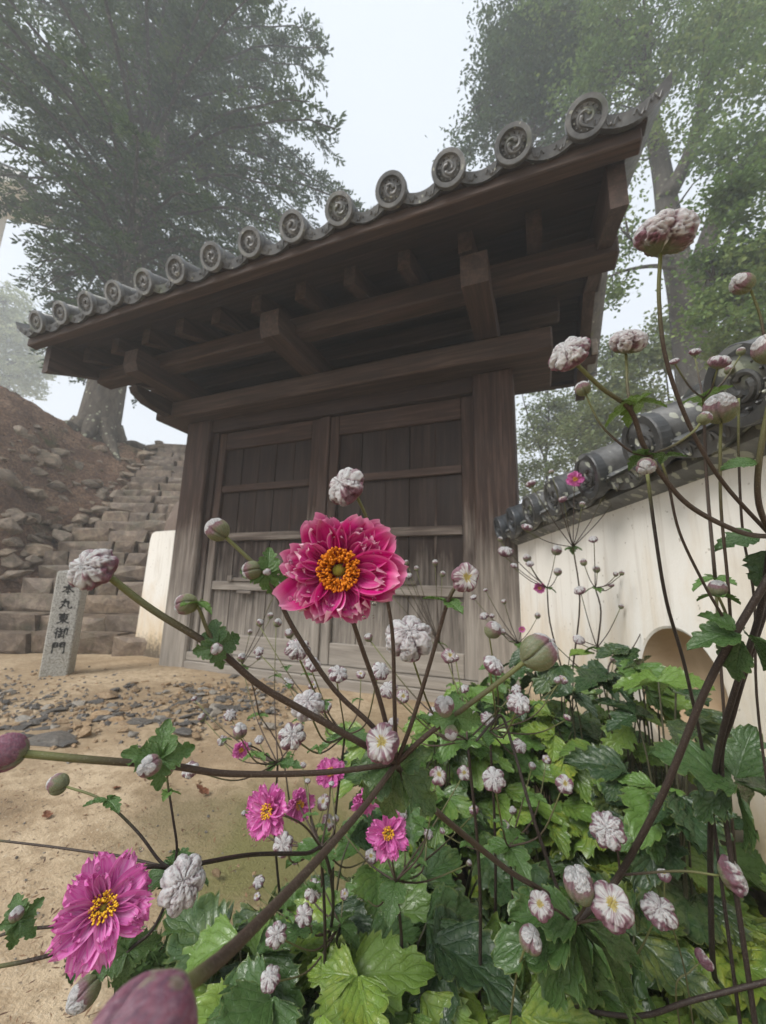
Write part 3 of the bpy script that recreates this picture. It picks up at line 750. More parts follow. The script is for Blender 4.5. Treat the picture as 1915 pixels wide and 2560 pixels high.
for sgn in (0, 1):
    dirn = Vector((0, -math.cos(TS), -math.sin(TS))) if not sgn else Vector((0, math.cos(TS), -math.sin(TS)))
    y0 = 1.47 if not sgn else 2 * YR - 1.47
    upv = Vector((0, 0, 1))
    for k in range(14):
        p = Vector((.266 - .2863 * k, y0, zz_(1.918 - .0006 * k)))
        dd = Vector((0, -math.cos(R_(24)), -math.sin(R_(24)))) if not sgn else Vector((0, math.cos(R_(24)), -math.sin(R_(24))))
        place('eave_disc', DISC, roof, p, frame_quat(dd, upv) @ Quaternion((0, 0, 1), rk.uniform(-.5, .5)))
        place('round_tile', ROLL, roof, p - dirn * .012 + Vector((0, 0, .004)), frame_quat(dirn, upv))
        if k < 13: place('pan_tile', PAN, roof, p + Vector((-.1431, 0, .012)) - dirn * .02, frame_quat(dirn, upv) if not sgn else frame_quat(dirn, upv))
    p = Vector((.266 + .145, y0, zz_(1.938)))
    place('pan_tile', PANE, roof, p, frame_quat(dirn, upv), (1, 1, 1) if not sgn else (-1, 1, 1))
    p = Vector((.266 - .2863 * 13 - .13, y0, zz_(1.935)))
    place('pan_tile', PANE, roof, p, frame_quat(dirn, upv), (-.8, 1, 1) if not sgn else (.8, 1, 1))
m_ = MB(); m_.box((-3.7, YR - .12, zz_(2.30)), (.5, YR + .12, zz_(2.46)), .02); m_.build('ridge_course', M['tile'], roof)
m_ = MB(); m_.tube([(-3.72, YR, zz_(2.5)), (.52, YR, zz_(2.5))], .09, 14); m_.build('ridge_tile', M['tile'], roof, True)

# ---- white plaster pier left of the gate
m_ = MB(); pts = [(-3.54, 0), (-3.53, .3), (-3.515, 1.08), (-3.50, 1.135), (-3.46, 1.155), (-2.98, 1.165), (-2.98, 0)]
m_.prism(pts, Matrix(((1, 0, 0, 0), (0, 0, -1, 2.90), (0, 1, 0, 0), (0, 0, 0, 1))), .2)
tag(m_.build('plaster_pier', M['plaster'], None, org=(-3.25, 2.8, 0)), 'short white plaster pier with ochre stain at its foot beside the far gate post', 'pier')

# ================================================================ THE WHITE WALL
wd = Vector((.329, -.944, 0)).normalized(); wnr = Vector((.944, .329, 0)).normalized()    # along, away from the flowers
WO = Vector((-.22, 2.38, 0))
def wp(s, o, z): return WO + wd * s + wnr * o + Vector((0, 0, z))
wall = thing('white_wall', 'long white plastered wall with round loophole and lichened tile coping', 'wall', tuple(wp(1.2, .2, 0)))
m_ = MB(); SH, ZH, RH = 1.25, .435, .155
def wrect(s0, s1, z0, z1, o=.12): m_.add([wp(s0, o, z0), wp(s1, o, z0), wp(s1, o, z1), wp(s0, o, z1)], [(0, 1, 2, 3)])
S0, S1, ZT = -.02, 3.4, 1.0
hb = .24
wrect(S0, SH - hb, -.05, ZT); wrect(SH + hb, S1, -.05, ZT); wrect(SH - hb, SH + hb, -.05, ZH - hb); wrect(SH - hb, SH + hb, ZH + hb, ZT)
NS = 48; rings = []
for ring in range(6):
    row = []
    for k in range(NS):
        a = 2 * math.pi * k / NS; c, s_ = math.cos(a), math.sin(a); q = hb / max(abs(c), abs(s_))
        if ring == 0: row.append(wp(SH + c * q, .12, ZH + s_ * q))
        elif ring == 1: row.append(wp(SH + c * (RH + .006), .12, ZH + s_ * (RH + .006)))
        elif ring == 2: row.append(wp(SH + c * RH, .124, ZH + s_ * RH))
        elif ring == 3: row.append(wp(SH + c * RH * .97, .21, ZH + s_ * RH * .97))
        elif ring == 4: row.append(wp(SH + c * RH * .9, .25, ZH + s_ * RH * .9))
        else: row.append(wp(SH + c * RH * .5, .262, ZH + s_ * RH * .5))
    rings.append(row)
vs = [p for r in rings for p in r]
ringf = lambda r0, r1: [(r * NS + k, r * NS + (k + 1) % NS, (r + 1) * NS + (k + 1) % NS, (r + 1) * NS + k) for r in range(r0, r1) for k in range(NS)]
m_.add(vs, ringf(0, 2)); lp = MB(); lp.add(vs, ringf(2, 5) + [tuple(5 * NS + k for k in range(NS))])
lp.build('loophole', M['plaster_tan'], wall, True, org=wp(SH, .2, ZH), fixn=False)
m_.add([wp(S0, .46, -.05), wp(S1, .46, -.05), wp(S1, .46, ZT), wp(S0, .46, ZT)], [(3, 2, 1, 0)])
m_.add([wp(S0, .12, -.05), wp(S0, .12, ZT), wp(S0, .46, ZT), wp(S0, .46, -.05)], [(0, 1, 2, 3)])
m_.add([wp(S1, .12, -.05), wp(S1, .12, ZT), wp(S1, .46, ZT), wp(S1, .46, -.05)], [(3, 2, 1, 0)])
m_.add([wp(S0, .12, ZT), wp(S1, .12, ZT), wp(S1, .46, ZT), wp(S0, .46, ZT)], [(0, 1, 2, 3)])
m_.build('wall_face', M['plaster'], wall, fixn=False)
m_ = MB(); m_.add([wp(S0, .075, .962), wp(S1, .075, .962), wp(S1, .119, .94), wp(S0, .119, .94), wp(S0, .075, .985), wp(S1, .075, .985), wp(S1, .119, 1.0), wp(S0, .119, 1.0)], [(0, 1, 2, 3), (0, 4, 5, 1), (4, 7, 6, 5), (0, 3, 7, 4), (1, 5, 6, 2)])
m_.build('eave_fillet', M['tile_lichen'], wall)
coping = thing('tile_coping', None, None); coping.parent = wall; coping.location = wp(1.2, .2, 1.02) - wloc(wall)
WR = .072; WS = R_(24)
WDISC = disc_mesh(WR, M['tile_disc'], -1); WDISC.materials.clear(); WDISC.materials.append(M['wall_disc'])
WROLL = roll_mesh(.36, .064, M['tile_lichen'], nseg=2); WPAN = pan_mesh(.265, .05, .36, M['tile_lichen'], lip=.045)
WDD = mcopy(WDISC, M['tile_dark']); WRD = mcopy(WROLL, M['tile_dark'])
out = (-wnr * math.cos(WS) + Vector((0, 0, -math.sin(WS)))).normalized()
for k in range(13):
    p = wp(.279 * k, 0, 1.03); dark = k < 2
    place('eave_disc', WDD if dark else WDISC, coping, p, frame_quat((-wnr * math.cos(R_(12)) + Vector((0, 0, -math.sin(R_(12))))), Vector((0, 0, 1))) @ Quaternion((0, 0, 1), rk.uniform(-.6, .6)))
    place('round_tile', WRD if dark else WROLL, coping, p - out * .012, frame_quat(out, Vector((0, 0, 1))))
    place('pan_tile', WPAN, coping, p + wd * .1395 + Vector((0, 0, .008)) - out * .015, frame_quat(out, Vector((0, 0, 1))))
    # far slope
    pb = wp(.279 * k, .62, 1.03); o2 = (wnr * math.cos(WS) + Vector((0, 0, -math.sin(WS)))).normalized()
    place('round_tile', WROLL, coping, pb - o2 * .012, frame_quat(o2, Vector((0, 0, 1))))
m_ = MB(); m_.add([wp(S0, .6, 1.0), wp(S1, .6, 1.0), wp(S1, .31, 1.15), wp(S0, .31, 1.15), wp(S0, .02, 1.0), wp(S1, .02, 1.0)], [(0, 1, 2, 3), (3, 2, 5, 4), (0, 4, 5, 1)])
m_.build('tile_bed', M['tile_dark'], coping, fixn=True)
for k in range(11):
    m_ = MB(); m_.tube([wp(S0 + .31 * k, .31, 1.215), wp(S0 + .31 * k + .306, .31, 1.215)], [.07, .064], 16); m_.build('ridge_tile', M['tile_lichen'] if k > 2 else M['tile_dark'], coping, True, org=wp(S0 + .31 * k, .31, 1.215))
m_ = MB()
cs = [wp(S0, .25, 1.12), wp(S1, .25, 1.12), wp(S1, .37, 1.12), wp(S0, .37, 1.12)]
m_.add(cs + [p + Vector((0, 0, .06)) for p in cs], [(0, 1, 2, 3), (4, 7, 6, 5), (0, 4, 5, 1), (1, 5, 6, 2), (2, 6, 7, 3), (3, 7, 4, 0)]); m_.build('ridge_course', M['tile_dark'], coping)
# ================================================================ TREES
def quads(name, V, mat, parent, org):
    V = np.asarray(V, dtype=np.float32) - np.array(org, dtype=np.float32)
    n = len(V); k = V.shape[1]; me = bpy.data.meshes.new(name)
    me.vertices.add(n * k); me.vertices.foreach_set('co', V.ravel())
    me.loops.add(n * k); me.loops.foreach_set('vertex_index', np.arange(n * k, dtype=np.int32))
    me.polygons.add(n); me.polygons.foreach_set('loop_start', np.arange(0, n * k, k, dtype=np.int32))
    me.update(calc_edges=True); me.materials.append(mat)
    o = bpy.data.objects.new(name, me); o.location = Vector(org) - (wloc(parent) if parent else Vector((0, 0, 0)))
    return link(o, parent)
def norm(a): return a / np.maximum(np.linalg.norm(a, axis=-1, keepdims=True), 1e-9)
def leaf_quads(P, L, Wd, flat=.4, bias=(0, 0, 0)):
    n = len(P); d = norm(RNG.normal(size=(n, 3)) * np.array([1, 1, flat]) + np.array(bias)); nn = norm(RNG.normal(size=(n, 3)) + np.array([0, 0, 1.0]))
    s = norm(np.cross(d, nn)); L = L * RNG.uniform(.7, 1.3, (n, 1)); w = Wd * RNG.uniform(.7, 1.3, (n, 1))
    dr = np.array([0, 0, -1.0]) * L * .15
    return np.stack([P, P + d * L * .45 + s * w * .5, P + d * L + dr, P + d * L * .45 - s * w * .5], 1)
def limb(mb, pts, r0, r1, seg=9):
    P = spline(pts, 5); m = len(P); mb.tube(P, [r0 + (r1 - r0) * (k / (m - 1)) ** .8 for k in range(m)], seg)

# ---- great fir at the head of the stairs
fb = Vector((-8.62, 5.05, 3.45)); tr = random.Random(21)
fir = thing('fir_tree', 'huge dark conifer at the stair head, its top dissolving in mist', 'tree', tuple(fb))
mb = MB()
hs_ = [-.35, 0, .25, .6, 1.2, 2.5, 4.5, 7, 10, 12.6]; rr = [.62, .50, .43, .385, .36, .33, .30, .25, .14, .03]
mb.tube([fb + Vector((.012 * h + .03 * math.sin(h), .02 * h, h)) for h in hs_], rr, 22)
for k in range(9):
    a = k * .7 + tr.uniform(-.2, .2); c = Vector((math.cos(a), math.sin(a), 0)); L_ = tr.uniform(.7, 1.3)
    q = [fb + c * .28 + Vector((0, 0, .45)), fb + c * .5 + Vector((0, 0, .12))]
    e = fb + c * L_; e.z = bank(e.x, e.y) - .03; e.z = min(e.z, 3.7); md = fb + c * (.5 + L_) / 2; md.z = min(bank(md.x, md.y) + .04, 3.72)
    mb.tube(spline(q + [md, e], 4), [.2, .18, .16, .15, .13, .12, .11, .10, .08, .07, .06, .05, .03], 8)
mb.build('trunk', M['bark'], fir, True)
mbb = MB(); Q = []
nbr = 190
for k in range(nbr):
    f = (k + .5) / nbr; z = 2.3 + 10.6 * (round(f * 17) / 17 * .6 + f * .4) + tr.uniform(-.18, .18); az = k * 2.39996 + tr.uniform(-.3, .3)
    L_ = (1.75 + 4.1 * min(1, f / .42)) * (1.0 - .55 * max(0, f - .42) / .58) * tr.uniform(.8, 1.15)
    lift = .30 + .25 * f
    tx_, ty_, _ = pix(fb + Vector((math.cos(az) * L_, math.sin(az) * L_, z - .2 * L_)))
    if tx_ < 90 and 260 < ty_ < 900: L_ *= .5 if ty_ < 560 else .6      # short boughs on the side of the turret
    P = []
    for j in range(9):
        q = j / 8; P.append(fb + Vector((math.cos(az) * L_ * q, math.sin(az) * L_ * q, z + L_ * (lift * q - .62 * q * q) + .06 * math.sin(j * 2 + k))))
    mbb.tube(P, [.055 * (1 - .85 * j / 8) * (1.25 - .5 * f) for j in range(9)], 5)
    PA = np.array([tuple(p) for p in P]); ns = int(L_ / .052); t = RNG.uniform(.16, 1, ns) * 8
    i0 = np.minimum(t.astype(int), 7); base = PA[i0] + (PA[i0 + 1] - PA[i0]) * (t - i0)[:, None]
    dirn = np.array([math.cos(az), math.sin(az), 0]); side = np.array([-math.sin(az), math.cos(az), 0])
    sg = np.where(RNG.random(ns) < .5, -1., 1.)[:, None]
    tw = norm(dirn * RNG.uniform(.5, 1.1, (ns, 1)) + side * sg * RNG.uniform(.4, 1.1, (ns, 1)) + np.array([0, 0, 1.]) * RNG.uniform(-.5, .12, (ns, 1)))
    ln = RNG.uniform(.3, .75, (ns, 1)) * (1.1 - .55 * (t / 8)[:, None])
    for m in range(10):
        q = base + tw * ln * (m + RNG.random((ns, 1))) / 10 - np.array([0, 0, 1.]) * ln * ((m / 10) ** 2) * .25
        s2 = norm(np.cross(tw, np.array([0, 0, 1.]))); g_ = np.where(RNG.random((ns, 1)) < .5, -1., 1.)
        d = norm(tw * .9 + s2 * g_ * RNG.uniform(.3, 1, (ns, 1)) + RNG.normal(size=(ns, 3)) * .28); w_ = norm(np.cross(d, RNG.normal(size=(ns, 3)) * .6 + np.array([0, 0, 1.])))
        l2 = RNG.uniform(.07, .15, (ns, 1)); Q.append(np.stack([q, q + d * l2 * .5 + w_ * .022, q + d * l2, q + d * l2 * .5 - w_ * .022], 1))
tag(mbb.build('branches', M['bark_dark'], fir, True), kind='stuff')
Q = np.concatenate(Q)
o = quads('crown', Q, M['needle'], fir, fb + Vector((0, 0, 6))); tag(o, kind='stuff')

# ---- broadleaved trees: limbs given as point lists, foliage as clumps of small leaves
def clump(cx, cy_, rx, ry, d, n, flat=.7, sub=None):
    c = np.array(tuple(at(cx, cy_, d))); k = d * DS / 980
    R1, R3, R2 = np.array(tuple(CR)), np.array((0, 0, 1.)), np.array(tuple(CF))
    ns = sub or max(6, int(rx * ry * k * k / .02)); ns = min(ns, 160)
    u = norm(RNG.normal(size=(ns, 3))) * RNG.uniform(.25, 1, (ns, 1)) ** .5
    cen = c + u[:, :1] * R1 * rx * k + u[:, 1:2] * R3 * ry * k + u[:, 2:] * R2 * (rx + ry) * .5 * k * .8
    i = RNG.integers(0, ns, n); sp = .16 * RNG.uniform(.6, 1.4, (ns, 1))
    return cen[i] + RNG.normal(size=(n, 3)) * sp[i] * np.array([1, 1, flat]), cen
def tree(name, label, base, limbs, clumps, mats, leafsz, group=None, twigs=True, flat=.4):
    t_ = thing(name, label, 'tree', base, group); mb = MB()
    for pts, r0, r1 in limbs: limb(mb, pts, r0, r1)
    mb.build('trunk', mats[0], t_, True)
    Ps = []; tw = MB(); ends = [Vector(p) for pts, a, c in limbs for p in spline(pts, 4)[3:]]
    for c in clumps:
        P, cen = clump(*c); Ps.append(P)
        if twigs:
            for q in cen[::2]:
                q = Vector(q); e = min(ends, key=lambda p: (p - q).length)
                if (e - q).length < 2.2:
                    md = e.lerp(q, .5) + Vector((tr.uniform(-.1, .1), tr.uniform(-.1, .1), tr.uniform(0, .15)))
                    tw.tube([e, md, q], [.022, .012, .004], 4)
    if tw.v: tag(tw.build('branches', mats[0], t_, True), kind='stuff')
    P = np.concatenate(Ps); o = quads('crown', leaf_quads(P, leafsz[0], leafsz[1], flat), mats[1], t_, P.mean(0)); tag(o, kind='stuff')
    return t_
def gbase(x, y, d):
    p = at(x, y, d); return (p.x, p.y, 0)
D = 7.2
b0 = at(1505, 830, D); b0 = Vector((b0.x, b0.y, -.1))
tree('maple_tree', 'tall maple with forked bare grey trunk rising behind the white wall', tuple(b0),
     [([b0, at(1500, 800, D), at(1478, 640, D), at(1450, 500, D), at(1432, 380, D + .2), at(1400, 200, D + .6), at(1395, 40, D + 1)], .36, .09),
      ([at(1484, 670, D), at(1530, 520, D - .1), at(1580, 400, D - .2), at(1660, 290, D - .3), at(1760, 120, D - .5)], .21, .07),
      ([at(1440, 430, D), at(1490, 330, D), at(1530, 180, D + .3), at(1580, 20, D + .5)], .15, .05),
      ([at(1500, 700, D), at(1560, 560, D + .5), at(1610, 420, D + .6), at(1655, 300, D + .6)], .12, .05),
      ([at(1470, 585, D), at(1420, 575, D - .4), at(1360, 582, D - .8), at(1310, 600, D - 1)], .05, .012),
      ([at(1465, 560, D), at(1400, 545, D - .5), at(1345, 500, D - .8)], .05, .012)],
     [(1330, 170, 120, 90, 7.6, 2600), (1400, 60, 170, 80, 7.8, 3600), (1570, 60, 130, 80, 7.2, 3600), (1600, 190, 110, 110, 6.6, 3600),
      (1410, 300, 60, 60, 7.4, 700), (1620, 340, 90, 60, 6.2, 2200), (1540, 320, 40, 40, 6.6, 450), (1345, 490, 30, 70, 6.9, 700), (1340, 610, 30, 50, 6.5, 450), (1480, 150, 70, 60, 7.2, 800), (1400, 20, 300, 60, 8, 4200)],
     (M['bark_dark'], M['maple']), (.075, .05))
D = 5.0
b1 = Vector(gbase(1720, 700, D + .8))
tree('maple_tree', 'low spreading maple boughs hanging over the wall at the right edge', tuple(b1),
     [([b1, at(1730, 700, D + .6), at(1740, 560, D + .5), at(1700, 430, D + .3), at(1600, 380, D)], .12, .02), ([at(1740, 600, D + .5), at(1660, 580, D + .2), at(1560, 600, D), at(1500, 610, D)], .05, .01),
      ([at(1735, 650, D + .5), at(1660, 660, D), at(1590, 690, D - .1)], .04, .008)],
     [(1610, 430, 90, 40, D, 1900, .3), (1640, 500, 80, 50, D, 2300, .3), (1560, 560, 60, 25, D, 800, .3), (1610, 600, 90, 50, D, 2800, .3), (1600, 690, 80, 40, D - .1, 2200, .3), (1550, 650, 50, 30, D, 700, .3), (1680, 560, 60, 120, D, 2000, .3), (1560, 745, 50, 25, D, 800, .3)],
     (M['bark_dark'], M['maple']), (.055, .045), flat=.25)
D = 9.0
b2 = Vector(gbase(1085, 800, D))
tree('evergreen_tree', 'dense broadleaved evergreen towering beyond the right end of the gate roof', tuple(b2),
     [([b2, at(1080, 700, D), at(1110, 480, D), at(1160, 200, D), at(1180, -40, D)], .26, .06), ([at(1130, 360, D), at(1100, 260, D), at(1060, 180, D)], .08, .02), ([at(1145, 300, D), at(1260, 200, D - .3), at(1300, 120, D - .3)], .08, .02)],
     [(1150, 110, 120, 90, D, 5200), (1095, 70, 70, 70, D, 2200), (1210, 30, 130, 60, D, 3600), (1070, 180, 55, 50, D, 1300), (1120, 230, 90, 60, D, 2600), (1210, 200, 110, 80, D, 3600), (1250, 300, 80, 60, D - .3, 1500), (1035, 255, 40, 30, D + .3, 500), (1000, 300, 30, 25, D + .5, 260), (1040, 320, 50, 30, D + .5, 600), (1130, 320, 60, 40, D + .3, 900), (1290, 130, 70, 100, D - .4, 2000)],
     (M['bark_dark'], M['broad']), (.10, .05))
for k, (bx0, D, cl, lab) in enumerate([
    (1180, 11.5, [(1180, 900, 60, 40, 11.5, 2200), (1210, 960, 90, 60, 11.5, 2600), (1170, 1040, 60, 50, 11.5, 2400), (1250, 900, 60, 60, 11.2, 2400), (1190, 830, 60, 30, 11.8, 600)], 'pale misty sapling beyond the wall beside the gate post'),
    (1330, 9.5, [(1310, 860, 60, 60, 9.5, 1900), (1280, 940, 60, 70, 9.5, 2000), (1350, 800, 60, 60, 9.5, 1700), (1340, 900, 70, 60, 9.3, 1900), (1260, 1000, 60, 40, 9.5, 900), (1320, 750, 40, 30, 9.6, 400)], 'yellow green young tree beyond the wall below the maple limbs'),
    (1440, 8.5, [(1420, 790, 70, 50, 8.5, 2000), (1500, 760, 70, 60, 8.3, 2200), (1400, 860, 60, 40, 8.5, 1200), (1570, 760, 60, 40, 8.3, 1400), (1430, 720, 40, 30, 8.6, 500)], 'bushy young tree at the foot of the forked maple')]):
    bb = Vector(gbase(bx0, 900, D))
    tree('young_tree', lab, tuple(bb), [([bb, at(bx0, 1000, D), at(bx0 + 6, 880, D), at(bx0 - 8, 760, D)], .05, .01), ([at(bx0, 1000, D), at(bx0 - 45, 880, D), at(bx0 - 60, 800, D)], .03, .006), ([at(bx0, 980, D), at(bx0 + 40, 880, D), at(bx0 + 50, 790, D)], .03, .006)],
         cl, (M['bark_dark'], M['pale']), (.10, .06))
D = 26
b3 = at(20, 900, D); b3 = Vector((b3.x, b3.y, -.1))
tree('misty_tree', 'pale rounded tree fading into fog above the earth bank at the picture edge', tuple(b3),
     [([b3, at(15, 860, D), at(10, 740, D), at(5, 620, D)], .16, .03)],
     [(10, 660, 50, 50, D, 2600), (40, 720, 60, 50, D, 3000), (30, 800, 60, 50, D, 3000), (85, 790, 35, 35, D, 1000), (-30, 740, 70, 110, D, 3600), (70, 840, 30, 20, D, 600)],
     (M['bark_dark'], M['pale_far']), (.20, .12))

# ---- corner of a tiled turret at the picture edge
D = 10.5
tur = thing('turret', 'tiled eave corner of a white castle turret jutting in at the picture edge', 'turret', tuple(at(-120, 560, D)))
tq = Matrix(((CR.x, CF.x, 0, 0), (CR.y, CF.y, 0, 0), (0, 0, 1, 0), (0, 0, 0, 1))).to_3x3().normalized().to_4x4()
tp = at(46, 372, D); TM = Matrix.Translation(tp) @ tq
m_ = MB(); m_.prism([(0, 0), (-.10, -.10), (-2.4, .75), (-2.4, 1.0), (-.3, .1)], TM @ Matrix(((1, 0, 0, 0), (0, 0, -1, 1.6), (0, 1, 0, 0), (0, 0, 0, 1))), 1.6); m_.build('roof', M['tile'], tur)
for k in range(5):
    m_ = MB(); a0 = TM @ Vector((.02, .1 + .32 * k, .03)); a1 = TM @ Vector((-2.2, .1 + .32 * k, .98)); m_.tube([a0, a1], .07, 10); m_.build('round_tile', M['tile'], tur, True)
m_ = MB(); m_.prism([(-.2, -.14), (-2.4, .6), (-2.4, -6.5), (-1.7, -6.5), (-1.7, .0), (-.6, -.22)], TM @ Matrix(((1, 0, 0, 0), (0, 0, -1, 1.4), (0, 1, 0, 0), (0, 0, 0, 1))), 1.3); m_.build('plaster_wall', M['plaster'], tur)

# ---- the mist
hz = NT('mist'); hz.n.remove(hz.b)
pv = hz.new('ShaderNodeVolumePrincipled'); pv.inputs['Color'].default_value = (.93, .97, 1, 1); pv.inputs['Density'].default_value = .0105; pv.inputs['Anisotropy'].default_value = 0.2
hz.L(pv.outputs[0], hz.out.inputs['Volume'])
gmax = max(abs(gx[0]), abs(gx[-1]), abs(gy[0]), abs(gy[-1])) + 2
m_ = MB(); m_.add([(x, y, z) for z in (-1.9, 17.2) for x, y in ((-gmax, -gmax), (gmax, -gmax), (gmax, gmax), (-gmax, gmax))], [(0, 3, 2, 1), (4, 5, 6, 7), (0, 1, 5, 4), (1, 2, 6, 5), (2, 3, 7, 6), (3, 0, 4, 7)])
tag(m_.build('haze', hz.m, None, org=(0, 0, 7)), kind='stuff')
# ================================================================ THE ANEMONES
from mathutils import noise as mnoise
def attr_col(me, cols):
    a = me.color_attributes.new('Col', 'FLOAT_COLOR', 'POINT'); a.data.foreach_set('color', np.concatenate([np.asarray(cols, dtype=np.float32), np.ones((len(cols), 1), np.float32)], 1).ravel())
def uvs(me, uv):
    l = me.uv_layers.new(name='UVMap'); li = np.zeros(len(me.loops), dtype=np.int32); me.loops.foreach_get('vertex_index', li)
    l.data.foreach_set('uv', np.asarray(uv, dtype=np.float32)[li].ravel())

# ---- materials
t = NT('anemone_leaf')
uvn = t.new('ShaderNodeUVMap'); sx = t.new('ShaderNodeSeparateXYZ'); t.L(uvn.outputs[0], sx.inputs[0])
oi = t.new('ShaderNodeObjectInfo'); oc = t.new('ShaderNodeSeparateColor'); t.L(oi.outputs['Color'], oc.inputs[0])
s_ = t.math('ABSOLUTE', t.math('MULTIPLY', t.math('SUBTRACT', sx.outputs[0], .5), 2.))
q_ = t.math('SUBTRACT', sx.outputs[1], t.math('MULTIPLY', s_, .42))
fr = t.math('ABSOLUTE', t.math('SUBTRACT', t.math('FRACT', t.math('MULTIPLY', q_, 5.5)), .5))
lat = t.ramp(fr, [(.03, t.g(1)), (.13, t.g(0))])
mid = t.ramp(s_, [(.03, t.g(1)), (.09, t.g(0))])
vv = t.coord(scale=(1, 1, 1))
vo = t.new('ShaderNodeTexVoronoi'); vo.feature = 'DISTANCE_TO_EDGE'; vo.inputs['Scale'].default_value = 9; t.L(vv, vo.inputs['Vector'])
net = t.ramp(vo.outputs['Distance'], [(.01, t.g(.4)), (.06, t.g(0))])
vein = t.math('MAXIMUM', t.math('MAXIMUM', lat, mid), net, True)
nz_ = t.noise(vv, 2.2, 4, .6); nf = t.noise(vv, 14, 4, .6)
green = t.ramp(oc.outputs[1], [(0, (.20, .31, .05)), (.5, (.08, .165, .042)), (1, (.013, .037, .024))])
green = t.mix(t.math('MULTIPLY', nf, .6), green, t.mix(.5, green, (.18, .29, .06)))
yel = t.ramp(nf, [(.3, (.24, .31, .04)), (.6, (.42, .42, .05)), (.8, (.52, .38, .05))])
yf = t.math('MULTIPLY', t.math('SUBTRACT', 1.0, t.math('MULTIPLY', vein, .6)), t.math('MULTIPLY', oc.outputs[0], t.ramp(nz_, [(.42, t.g(0)), (.66, t.g(1))])), True)
col = t.mix(yf, green, yel)
col = t.mix(t.math('MULTIPLY', vein, .22), col, t.mix(.5, green, (.01, .03, .012)))
edge = t.ramp(s_, [(.93, t.g(0)), (1, t.g(.5))])
col = t.mix(edge, col, (.20, .23, .07))
hgt = t.math('SUBTRACT', t.math('MULTIPLY', nf, .4), t.math('MULTIPLY', vein, .6))
t.fin(col, t.ramp(nf, [(.3, t.g(.16)), (.7, t.g(.42))]), hgt, .42, .004, .5)
tl = t.new('ShaderNodeBsdfTranslucent'); t.L(col, tl.inputs['Color']); ms = t.new('ShaderNodeMixShader'); ms.inputs[0].default_value = .22
t.L(t.b.outputs[0], ms.inputs[1]); t.L(tl.outputs[0], ms.inputs[2]); t.L(ms.outputs[0], t.out.inputs['Surface']); M['leaf'] = t.m

t = NT('woolly_bud'); at_ = t.new('ShaderNodeAttribute', attribute_name='Col'); v = t.coord('Object', False)
w = t.noise(v, 5, 6, .75, 1.2); fz = t.noise(t.coord('Object', False, (9, 9, 2.5)), 4, 4, .7, .6)
col = t.mix(t.math('MULTIPLY', t.ramp(fz, [(.38, t.g(.4)), (.55, t.g(0))]), .45), at_.outputs['Color'], t.mix(.4, at_.outputs['Color'], (.25, .10, .13)))
t.fin(col, .9, t.math('ADD', t.math('MULTIPLY', w, .4), fz), .9, .12, .15); t.b.inputs['Sheen Weight'].default_value = .3; t.b.inputs['Subsurface Weight'].default_value = .55; t.b.inputs['Subsurface Radius'].default_value = (1, .85, .85); t.b.inputs['Subsurface Scale'].default_value = .006; M['bud'] = t.m
t = NT('hairy_stem'); at_ = t.new('ShaderNodeAttribute', attribute_name='Col'); v = t.coord('Object', False)
fz = t.noise(v, 900, 3, .7)
t.fin(t.mix(t.ramp(fz, [(.55, t.g(0)), (.75, t.g(.45))]), at_.outputs['Color'], (.30, .26, .2)), .6, fz, .4, .001, .4); M['stem'] = t.m

def petal_mat(name, deep, mid_, pale, tip, streak):
    t = NT(name); uvn = t.new('ShaderNodeUVMap'); sx = t.new('ShaderNodeSeparateXYZ'); t.L(uvn.outputs[0], sx.inputs[0])
    mp = t.new('ShaderNodeMapping'); mp.inputs['Scale'].default_value = (16, 1.6, 1); t.L(uvn.outputs[0], mp.inputs[0])
    oi = t.new('ShaderNodeObjectInfo'); ad = t.new('ShaderNodeVectorMath', operation='ADD'); t.L(mp.outputs[0], ad.inputs[0])
    ml = t.math('MULTIPLY', oi.outputs['Random'], 50.); t.L(ml, ad.inputs[1])
    st = t.noise(ad.outputs[0], 1, 4, .6); n2 = t.noise(t.coord(), 260, 4, .6)
    c = t.ramp(sx.outputs[1], [(0, deep), (.3, mid_), (.75, mid_), (1, tip)])
    c = t.mix(t.math('MULTIPLY', t.ramp(st, [(.42, t.g(0)), (.62, t.g(1))]), streak), c, pale)
    c = t.mix(t.math('MULTIPLY', t.ramp(oi.outputs['Random'], [(0, t.g(0)), (1, t.g(1))]), .35), c, deep)
    sd = t.math('ABSOLUTE', t.math('MULTIPLY', t.math('SUBTRACT', sx.outputs[0], .5), 2.))
    rim = t.math('MAXIMUM', t.math('MULTIPLY', t.ramp(sd, [(.86, t.g(0)), (1, t.g(.5))]), sx.outputs[1]), t.math('MULTIPLY', t.ramp(sx.outputs[1], [(.92, t.g(0)), (1, t.g(.75))]), t.ramp(st, [(.4, t.g(0)), (.6, t.g(1))])))
    c = t.mix(rim, c, tip)
    t.fin(c, .38, t.math('ADD', st, t.math('MULTIPLY', n2, .3)), .5, .0012, .45); 
    tl = t.new('ShaderNodeBsdfTranslucent'); t.L(c, tl.inputs['Color']); ms = t.new('ShaderNodeMixShader'); ms.inputs[0].default_value = .3
    t.L(t.b.outputs[0], ms.inputs[1]); t.L(tl.outputs[0], ms.inputs[2]); t.L(ms.outputs[0], t.out.inputs['Surface']); return t.m
M['petal_red'] = petal_mat('magenta_petal', (.40, .002, .10), (.66, .008, .22), (.80, .14, .46), (.86, .40, .58), .28)
M['petal_pale'] = petal_mat('wrinkled_magenta_petal', (.44, .003, .13), (.68, .018, .27), (.84, .30, .55), (.92, .66, .74), .42)
M['petal_pink'] = petal_mat('pink_petal', (.52, .035, .30), (.78, .17, .54), (.92, .58, .80), (.74, .16, .48), .65)
t = NT('orange_stamens'); oi = t.noise(t.coord('Object', False), 400, 3, .6)
